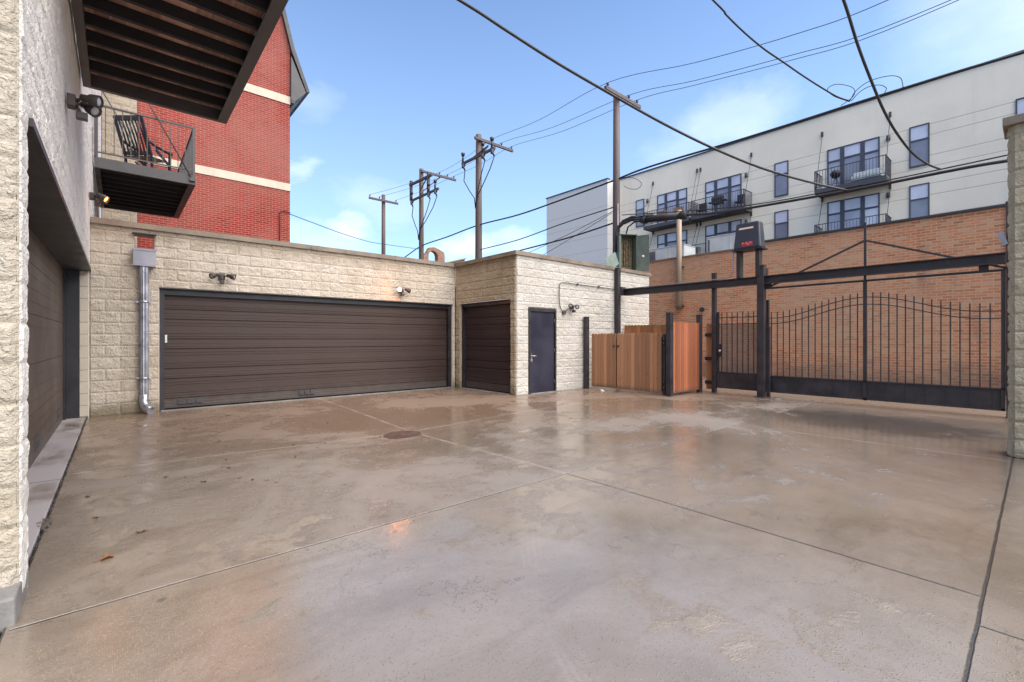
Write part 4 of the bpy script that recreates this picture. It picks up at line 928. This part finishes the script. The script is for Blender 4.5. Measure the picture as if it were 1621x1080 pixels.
t = thing('steel_post', 'flat dark hinge post in the gap beside the corner post of the fence', 'post', (9.76, 5.79, 0), 'dark steel posts')
b = B(); b.box(9.75, 9.80, 5.755, 5.83, .02, 1.46); b.build('post', M['steel_blk'], t)
for z in (.15, .28, 1.2, 1.3): B().lathe([(0, .016), (.07, .016)], (9.735, 5.79, z), (0, 0, 1), 8).build('hinge', M['steel_blk'], t)
t = thing('wooden_fence', 'red stained vertical board panel forming the side of the enclosure', 'fence', (10.45, 5.62, 0))
boards((9.85, 5.615), (11.08, 5.60), 1.745, .098, None, dog=False).build('boards', M['fence_red'], t)
b = B(); [b.box(9.85, 11.07, 5.625, 5.665, z, z+.08) for z in (.25, .85, 1.45)]; b.build('rail', M['steel_blk'], t)
t = thing('wooden_fence', 'mossy topped orange board fence at the back of the enclosure', 'fence', (11.30, 7.2, 0))
boards((11.42, 8.08), (11.42, 5.68), 1.75, .11, None).build('boards', M['fence_back'], t)
b = B(); [b.box(11.36, 11.405, 5.70, 8.05, z, z+.09) for z in (.2, .8, 1.4)]; b.build('rail', M['pole_pale'], t)
t = thing('wooden_fence', 'narrow mossy board section with three dark brackets left of the small gate', 'fence', (11.40, 5.48, 0))
boards((11.42, 5.58), (11.42, 5.375), 1.74, .10, None).build('boards', M['fence_back'], t)
for z in (.22, .82, 1.42):
    b = B(); b.box(11.33, 11.405, 5.385, 5.57, z, z+.055); b.box(11.325, 11.335, 5.385, 5.57, z-.015, z+.07); b.build('bracket', M['steel_blk'], t)

# ================================================================== right pillar wall
t = thing('block_pillar', 'weathered tan split face block pillar at the right edge', 'pillar', (7.72, .20, 0))
b = block_wall((7.70, .20, 0), (0, -1, 0), (-1, 0, 0), 3.2, 0, 3.76, amp=.030, step=.03, near=.7, thick=.4); b.build('wall', M['pillar_block'], t, recalc=False)
b = block_wall((8.1, .20, 0), (-1, 0, 0), (0, 1, 0), .40, 0, 3.76, amp=.030, step=.02, thick=.1); b.build('wall', M['pillar_block'], t, recalc=False)
b = B(); b.box(7.62, 8.16, -3.0, .27, 3.762, 3.86); b.build('cap', M['coping'], t, bevel=.006)

# ================================================================== manhole grate
cz = float(drain_z(np.array(3.17), np.array(6.12)))
t = thing('drain_cover', 'round rusty iron drain grate set in the wet concrete', 'drain cover', (3.17, 6.12, cz))
cx_, cy_ = 3.17, 6.12; b = B(); pr = []
b.lathe([(-.02, .27), (.012, .27), (.015, .262), (.015, .235), (.006, .23), (-.02, .23)], (cx_, cy_, cz), (0, 0, 1), 40); b.f.pop(); b.sm.pop(); b.f.pop(); b.sm.pop()
b.lathe([(-.02, .232), (-.012, .232)], (cx_, cy_, cz), (0, 0, 1), 40)
b.build('ring', M['iron'], t, recalc=False)
B().lathe([(.0015, .231), (.002, .231)], (cx_, cy_, cz), (0, 0, 1), 40).build('pit', M['rubber'], t)  # flat dark disc standing in for the shade under the grate
cz += .006
b = B()
for k in range(9):
    o_ = -.20+k*.05; h_ = math.sqrt(.232**2-o_**2); b.box(cx_-h_, cx_+h_, cy_+o_-.011, cy_+o_+.011, cz-.002, cz+.012); b.box(cx_+o_-.009, cx_+o_+.009, cy_-h_, cy_+h_, cz-.003, cz+.010)
b.lathe([(-.010, .05), (.014, .05)], (cx_, cy_, cz), (0, 0, 1), 16); b.build('grate', M['iron'], t)

# ================================================================== utility poles
def insulator(b, p):
    p = Vector(p); b.lathe([(0, .012), (.05, .012), (.055, .035), (.08, .05), (.09, .03), (.11, .04), (.14, .045), (.15, .02)], p, (0, 0, 1), 10)
def upole(x, y, z, r0, r1, label, arm, ins, az):
    t = thing('utility_pole', label, 'utility pole', (x, y, 0), 'wooden utility poles along the alley')
    B().tube([(x, y, -.1), (x, y, z*.33), (x, y, z*.66), (x, y, z)], r0, 14, r1).build('post', M['pole'], t)
    b = B(); b.box(arm[0], arm[1], y-r1-.10, y-r1-.0, az-.06, az+.06); b.build('crossarm', M['pole'], t)
    for xi in ins:
        b = B(); insulator(b, (xi, y-r1-.05, az+.061)); b.build('insulator', M['insul'], t)
    return t
p1 = upole(13.1, 9.6, 9.85, .15, .11, 'nearest utility pole with a green open cabinet at its foot', (12.27, 14.28), (12.40, 13.6, 14.1), 9.72)
b = B()
b.tube([(12.99, 9.46, 3.8), (12.99, 9.46, 6.0)], .018, 8); b.build('riser_pipe', M['galv_dull'], p1)
b = B()
for k_, (ox, zt_) in enumerate(((0, 5.42), (.05, 5.36), (.10, 5.30))):
    b.tube([(12.83+ox, 9.42, 4.3), (12.83+ox, 9.42, 4.9), (12.86+ox, 9.38, 5.15), (12.95, 9.22, zt_-.06), (13.05, 8.95, zt_+.03), (13.1, 8.6, zt_-.06)], .032, 8)
b.tube([(13.33, 9.42, 3.9), (13.33, 9.40, 4.9), (13.28, 9.25, 5.2), (13.18, 8.9, 5.30), (13.1, 8.6, 5.25)], .026, 8)
b.build('riser_cable', M['cable'], p1)
p2 = upole(13.1, 17.6, 11.15, .20, .135, 'second utility pole with a long side arm and fuse switches', (12.74, 15.11), (13.77, 14.37, 15.03), 10.86)
p3 = upole(13.1, 23.07, 11.05, .17, .12, 'third utility pole with stacked switch arms', (13.0, 15.34), (14.2, 14.75, 15.2), 10.88)
p4 = upole(13.1, 27.98, 10.75, .15, .12, 'farthest utility pole with a plain crossarm', (12.04, 14.05), (12.1, 12.75, 13.9), 10.32)
def switches(t, y0, y1, z, y, sw, zdown, out=-.02):
    b = B(); b.bar((13.1-.2, y0, z), (13.1-.2, y1, z-.02), .09, .11); b.build('switch_arm', M['pole'], t)
    for yy in sw:
        b = B(); xx = 12.87; b.tube([(xx, yy, z), (xx-.03, yy-.05, z+.18), (xx-.02, yy-.05, z+.36)], .05, 8); b.lathe([(0, .08), (.14, .10), (.15, .05)], (xx-.02, yy-.05, z+.34), (0, 0, 1), 8)
        b.tube([(xx, yy, z), (xx-.08, yy-.12, z-.18), (xx-.02, yy-.22, z-.42)], .075, 7, .035); b.lathe([(0, .06), (.22, .10), (.24, .04)], (xx-.02, yy-.02, z-.26), (.1, -.3, .9), 8); b.build('fuse_switch', M['insul'], t)
        b = B(); b.tube([(xx-.02, yy-.22, z-.42), (xx, yy-.1*(yy-y), z-.9), (xx+.02, y+(yy-y)*.45, z-1.5), (xx+.05, y+.10*(1 if yy > y else -1), zdown+.5), (xx+.08, y+.05, zdown)], .024, 6); b.build('drop_wire', M['cable'], t)
switches(p2, 18.7, 16.1, 10.02, 17.6, (18.6, 17.0, 16.3), 7.6)
B().bar((12.9, 16.9, 10.1), (13.6, 17.5, 10.75), .06).build('brace', M['pole'], p2)
B().bar((12.9, 18.1, 10.0), (12.9, 16.6, 10.25), .05).build('brace', M['pole'], p2)
switches(p3, 23.9, 20.9, 9.38, 23.07, (23.8, 21.9, 21.2), 7.0)
b = B(); b.bar((12.9, 24.05, 10.33), (12.9, 21.55, 10.28), .12); b.build('switch_arm', M['pole'], p3)
for a_, b_, w_ in (((12.9, 23.9, 9.4), (12.9, 23.9, 10.55), .13), ((12.9, 21.95, 9.4), (12.9, 21.95, 10.5), .13), ((12.95, 22.9, 9.6), (14.3, 23.0, 10.85), .06), ((12.9, 22.9, 9.7), (12.9, 22.1, 10.25), .05)): B().bar(a_, b_, w_).build('brace', M['pole'], p3)
# cabinet
t = thing('utility_cabinet', 'green metal cabinet with its door hanging open on the nearest utility pole', 'cabinet', (13.03, 9.1, 3.6))
b = B(); x0, x1, y0, y1, z0, z1 = 12.72, 13.36, 9.06, 9.42, 3.66, 4.86
b.box(x0, x1, y1-.02, y1, z0, z1); b.box(x0, x0+.02, y0, y1-.021, z0, z1); b.box(x1-.02, x1, y0, y1-.021, z0, z1); b.box(x0-.01, x1+.01, y0-.02, y1+.01, z1+.001, z1+.025); b.box(x0+.021, x1-.021, y0, y1-.021, z0, z0+.02)
b.box(x0+.021, x0+.07, y0, y0+.02, z0+.02, z1); b.build('housing', M['green_box'], t)
b = B(); b.box(x0+.04, x1-.04, y1-.045, y1-.022, z0+.05, z1-.05)
for i in range(5): b.box(x0+.10+i*.09, x0+.14+i*.09, y1-.10, y1-.05, z0+.2, z1-.25+(i % 2)*.1)
b.build('inner_panel', M['green_in'], t)
b = B()
for i in range(4): b.tube([(x0+.35+.06*math.cos(a_+i), y1-.13, z0+.35+i*.2+.09*math.sin(a_)) for a_ in [q_*.6 for q_ in range(11)]], .008, 5)
b.build('loose_wires', M['furn_tan'], t)
b = B(); hinge = Vector((x1+.005, y0, 0)); dd = Vector((.72, -.62, 0)).normalized(); nn = Vector((-dd.y, dd.x, 0)); c_ = hinge+dd*.20
b.obox((c_.x, c_.y, 4.24), dd, nn, (0, 0, 1), .20, .012, .60); dr_ = b.build('door', M['green_box'], t)
b = B(); c2 = c_+nn*(-.02); b.lathe([(0, .05), (.02, .045), (.03, .02)], (c2.x, c2.y, 4.12), -nn, 14); b.build('meter_cap', M['white_pl'], dr_)
t.rotation_euler = (0, 0, R(-30))
t = tag(B().obox((12.02, 8.98, 3.83), (.62, 0, .36), (0, 1, 0.1), (-.36, 0, .62), .30, .006, .21).build('metal_sheet', M['green_sheet']), 'pale green metal sheet leaning tilted on the garage roof edge', 'metal sheet')

# ================================================================== cables
def smooth(pts, k=6):
    P = [Vector(p) for p in pts]; P = [P[0]*2-P[1]]+P+[P[-1]*2-P[-2]]; o_ = []
    for i in range(1, len(P)-2):
        for j in range(k):
            t_ = j/k; a_, b_, c_, d_ = P[i-1:i+3]
            o_.append(.5*((2*b_)+(-a_+c_)*t_+(2*a_-5*b_+4*c_-d_)*t_**2+(-a_+3*b_-3*c_+d_)*t_**3))
    return o_+[P[-2]]
def cable(pts, r, label, cat='cable', group='overhead cables', name='overhead_cable', k=6, m_='cable'):
    return tag(B().tube(smooth(pts, k), r, 6).build(name, M[m_], recalc=False), label, cat, group)
cable([(-.36, 7.31, 7.95), (1.6, 6.68, 7.35), (4.01, 5.9, 6.62), (4.75, 5.66, 6.36), (5.64, 5.38, 6.06), (6.61, 5.06, 5.77), (7.84, 4.67, 5.44), (9.07, 4.28, 5.18), (10.45, 3.84, 4.98), (12.01, 3.34, 4.89), (13.1, 2.99, 4.88)], .024, 'thick black service cable crossing in front of the nearest utility pole')
cable([(-.36, 5.5, 9.0), (5., 4.47, 8.3), (8.16, 3.87, 7.5), (8.55, 3.80, 7.37), (9.12, 3.69, 7.22), (9.73, 3.57, 7.11), (10.38, 3.45, 7.06), (11.09, 3.31, 6.99), (11.85, 3.17, 6.95), (12.53, 3.04, 6.93), (13.1, 2.93, 6.98)], .018, 'wavy twisted black drop cable ending in loops at the upper alley cable')
cable([(-.36, 2.23, 8.6), (2.2, 2.05, 7.9), (5.0, 1.87, 6.85), (6.4, 1.78, 6.35), (7.37, 1.72, 5.92), (7.94, 1.68, 5.52), (8.49, 1.64, 5.22), (9.17, 1.6, 4.95), (9.87, 1.55, 4.78), (10.86, 1.49, 4.70), (12.01, 1.41, 4.76), (13.09, 1.34, 4.91)], .020, 'grey drooping drop cable right of the twisted one, ending near the right balcony')
cable([(13.1, 27.9, 6.2), (13.1, 25.4, 6.25), (13.1, 23.07, 6.66), (13.1, 20.4, 6.72), (13.1, 17.64, 6.82), (13.1, 14.75, 6.72), (13.1, 12.3, 6.78), (13.1, 9.8, 6.88), (13.1, 8.73, 6.95), (13.1, 7.58, 6.95), (13.1, 5.81, 6.90), (13.1, 4.2, 6.88), (13.1, 2.93, 6.88), (13.1, 1.2, 6.86), (13.1, -1.1, 6.82), (13.1, -8, 6.9)], .030, 'upper thick black cable strung between the utility poles')
cable([(13.1, 8.98, 5.47), (13.1, 7.0, 5.12), (13.1, 5.81, 4.97), (13.1, 3.64, 4.88), (13.1, 2.28, 4.85), (13.1, .9, 4.84), (13.1, -1.09, 4.78), (13.1, -8, 4.9)], .034, 'lower thick black cable running right from the splice closure')
cable([(13.14, 9.4, 5.62), (13.14, 7.0, 5.25), (13.14, 5.0, 5.01), (13.14, 3.0, 4.95), (13.14, .9, 4.93), (13.14, -8, 5.05)], .015, 'thin support wire just above the lower thick cable')
cable([(13.1, 17.64, 5.62), (13.1, 14.75, 5.64), (13.1, 12.16, 5.84), (13.1, 9.7, 5.95)], .020, 'black cable between first and second pole, upper of the two low ones')
cable([(13.1, 30, 5.6), (13.1, 23, 5.4), (13.1, 17.64, 5.14), (13.1, 13.02, 5.20), (13.1, 11.35, 5.27), (13.1, 9.7, 5.40)], .028, 'black lashed cable between first and second pole, lowest one')
cable([(13.1, 14.6, 4.9), (13.1, 12.5, 5.25), (13.1, 11.2, 5.5), (13.1, 9.75, 5.82)], .010, 'thin slack wire fanning left from the nearest pole', group='thin wires at the nearest pole')
cable([(12.4, 13.2, 4.4), (12.7, 11.6, 5.0), (13.05, 9.75, 5.75)], .009, 'thin straight wire dropping steeply left from the nearest pole', group='thin wires at the nearest pole')
zi1, zi2, zi3, zi4 = 9.93, 11.07, 11.09, 10.53
for k_, (xa, xb, xc, xd, lab) in enumerate(((12.40, 13.77, 14.2, 12.1, 'left high power line over the poles'), (13.6, 14.37, 14.75, 12.75, 'middle high power line over the poles'), (14.1, 15.03, 15.2, 13.9, 'right high power line over the poles'))):
    e = (( (12.4, 6.4, 9.2), (12.4, 3.84, 8.72), (12.4, 2.05, 8.56), (12.4, -2, 8.7)), ((13.6, 7.0, 9.4), (13.6, 4.36, 8.93), (13.6, 2.37, 8.66), (13.6, -1.5, 8.75)), ((14.1, 7.27, 9.55), (14.1, 4.52, 9.07), (14.1, 2.46, 8.83), (14.1, -1.5, 9.0)))[k_]
    cable([(xd, 27.85, zi4), ((xd+xc)/2, 25.4, 10.72), (xc, 22.9, zi3), ((xb+xc)/2, 20.2, 10.98), (xb, 17.42, zi2), ((xa+xb)/2, 13.5, 10.35), (xa, 9.44, zi1)]+list(e), .0085, lab, 'power line', 'high power lines', 'power_line')
cable([(4.5, 16.96, 5.72), (4.6, 17.34, 5.77), (5.72, 18.09, 5.75), (7.01, 18.96, 5.74), (8.54, 19.99, 5.80), (9.74, 20.8, 5.95), (13.0, 23.0, 6.45)], .013, 'thin cable from the red brick building to the third utility pole')
# service loops
a_ = [q_*math.pi/8 for q_ in range(17)]
cable([(13.1, 2.93, 6.96), (13.05, 3.23, 7.20), (13.05, 3.36, 7.42), (13.05, 3.17, 7.46), (13.05, 2.86, 7.25), (13.05, 2.84, 7.05), (13.1, 3.1, 6.93)], .008, 'small thin wire loop at the end of the twisted cable', group='wire loops', name='wire_loop')
cable([(13.1, 2.92, 6.98), (13.05, 2.80, 7.14), (13.05, 2.56, 7.26), (13.05, 2.22, 7.24), (13.05, 2.0, 7.11), (13.08, 1.95, 6.88)], .008, 'large thin wire loop right of the twisted cable end', group='wire loops', name='wire_loop')
cable([(13.1, 2.90, 6.96), (13.05, 2.74, 7.08), (13.05, 2.56, 7.14), (13.05, 2.36, 7.10), (13.05, 2.24, 6.98), (13.08, 2.28, 6.88)], .008, 'middle thin wire loop nested inside the large loop', group='wire loops', name='wire_loop')
cable([(13.1, 9.4, 6.9), (13.1, 8.9, 6.75), (13.1, 8.6, 6.5), (13.1, 8.75, 6.35), (13.1, 9.1, 6.45), (13.1, 9.3, 6.6)], .009, 'slack wire loop hanging just right of the nearest pole', group='wire loops', name='wire_loop')
t = thing('splice_closure', 'black cylindrical splice closure hanging on the lower cable beside the nearest pole', 'splice closure', (13.1, 7.8, 5.2))
b = B(); b.tube([(13.1, 8.42, 5.25), (13.1, 7.22, 5.14)], .10, 16); b.build('barrel', M['rubber'], t)
b = B(); b.tube([(13.1, 7.219, 5.14), (13.1, 6.99, 5.12)], .12, 16); b.build('end_cap', M['rubber'], t); b = B(); b.tube([(13.1, 8.6, 5.26), (13.1, 8.421, 5.25)], .09, 12, .13); b.build('end_cap', M['rubber'], t)

# ================================================================== leaves, gravel, debris
def leaf_mesh(sc, seed):
    r_ = random.Random(seed); b = B(); n_ = 14; pts = []
    for i in range(n_):
        a_ = 2*math.pi*i/n_; rad = sc*(.5+.5*abs(math.cos(a_*2.5)))*r_.uniform(.75, 1.1)
        pts.append((rad*math.cos(a_), rad*.7*math.sin(a_), sc*.22*math.cos(a_*2+seed)+.006))
    b.add([(0, 0, .004)]+pts, [(0, i+1, (i+1) % n_+1) for i in range(n_)]); b.add([(p[0], p[1], p[2]-.002) for p in [(0, 0, .004)]+pts], [(0, (i+1) % n_+1, i+1) for i in range(n_)])
    b.bar((-sc*.3, 0, .004), (-sc*1.2, sc*.2, .008), .003)
    return b.build('leaf', M['leaf'] if seed % 3 else M['leaf_dk'], recalc=False)
protos = [leaf_mesh(s_, i) for i, s_ in enumerate((.03, .026, .034, .022, .028))]
LV = [(.12, 4.08), (1.13, 4.72), (1.55, 5.68), (.92, 6.0), (.84, 5.66), (.98, 4.96), (-.13, 4.64), (.9, 5.1), (.35, 5.58), (-.15, 8.53), (.75, 8.41), (1.73, 6.39), (2.1, 6.26), (1.93, 6.03), (2.4, 5.71), (.88, 5.59), (1.08, 4.84), (1.0, 7.12), (2.86, 6.21), (.5, 5.45), (.61, 5.17), (1.9, 8.2), (2.6, 7.7), (8.2, 6.9), (5.0, 8.9), (9.9, 3.2), (6.1, 7.2), (10.2, 1.3), (-.2, 5.3), (3.7, 8.7), (1.45, 9.3), (.4, 7.6)]
LL = {(2.86, 6.21): 'small fallen leaf just left of the round drain grate', (.4, 7.6): 'small fallen leaf on the concrete in front of the downspout', (10.2, 1.3): 'small fallen leaf near the right end of the sliding gate',
      (9.9, 3.2): 'small fallen leaf before the left end of the sliding gate', (8.2, 6.9): 'small fallen leaf in front of the dark steel door', (5.0, 8.9): 'small fallen leaf right of centre before the wide garage door',
      (1.45, 9.3): 'small fallen leaf before the left end of the wide garage door', (.12, 4.08): 'small fallen leaf nearest to the large curled brown leaf', (-.13, 4.64): 'small fallen leaf beside the cracked apron edge, nearer one', (-.2, 5.3): 'small fallen leaf beside the cracked apron edge, farther one'}
for i, (x_, y_) in enumerate(LV):
    o = protos[i] if i < len(protos) else protos[i % len(protos)].copy()
    if i >= len(protos): COL.objects.link(o)
    o.location = (x_, y_, float(drain_z(np.array(x_), np.array(y_)))); o.rotation_euler = (0, 0, random.uniform(0, 6.3)); s_ = random.uniform(.6, 1.1); o.scale = (s_, s_, s_)
    tag(o, LL.get((x_, y_), 'small brown fallen leaf scattered on the wet concrete'), 'leaf', 'fallen leaves on the concrete')
o = leaf_mesh(.055, 4); o.location = (-.05, 3.73, 0); o.rotation_euler = (0, 0, .6); tag(o, 'largest curled brown leaf at the front left of the yard', 'leaf')
b = B(); rr = random.Random(2)
def stone(b, x, y, z, r):
    vs = []; 
    for (i, j, k_) in ((1, 0, 0), (-1, 0, 0), (0, 1, 0), (0, -1, 0), (0, 0, 1), (0, 0, -1)): vs.append((x+i*r*rr.uniform(.7, 1.3), y+j*r*rr.uniform(.7, 1.3), z+k_*r*.7))
    b.add(vs, [(0, 2, 4), (2, 1, 4), (1, 3, 4), (3, 0, 4), (2, 0, 5), (1, 2, 5), (3, 1, 5), (0, 3, 5)], False)
for i in range(900): stone(b, rr.uniform(-1.1, -.43), rr.uniform(1.7, 3.07), rr.uniform(-.02, .025), rr.uniform(.008, .022))
tag(b.build('gravel', M['pebble'], recalc=False), kind='stuff', label='tan gravel strip beside the pillar base at the left edge', cat='gravel')
b = B(); b.box(-3.4, -.41, -6, 3.59, -.2, -.012); tag(b.build('soil', M['asphalt']), kind='structure')
b = B()
for i in range(260):
    y_ = rr.uniform(3.7, 10.5); stone(b, -.405+rr.uniform(-.008, .012), y_, -.004+rr.uniform(0, .006), rr.uniform(.003, .009))
for i in range(60): stone(b, -.405+rr.gauss(0, .018), 4.7+rr.gauss(0, .07), .004, rr.uniform(.005, .014))
for i in range(500):
    stone(b, rr.uniform(2.2, 7.6), .19+rr.gauss(0, .004), -.005, rr.uniform(.002, .005))
M['grit'] = paint('dark_grit', (.075, .062, .050), .7, .4, 60)
tag(b.build('grit', M['grit'], recalc=False), kind='stuff', label='fine dirt packed in the open slab joints', cat='grit')
for (x_, y_, s_, lab) in ((9.45, 7.35, .03, 'crumpled white scrap lying at the foot of the wooden gate'), (11.0, 3.75, .035, 'small grey lump at the foot of the thick motor post')):
    b = B(); rr2 = random.Random(int(x_)); 
    for i in range(5): b.obox((x_+rr2.uniform(-s_, s_), y_+rr2.uniform(-s_, s_), .012), (rr2.random(), rr2.random(), .3), (rr2.random(), -1, .2), (0, .3, 1), s_, s_*.7, .008)
    tag(b.build('litter', M['white_pl'] if x_ < 10 else M['plinth']), lab, 'litter')
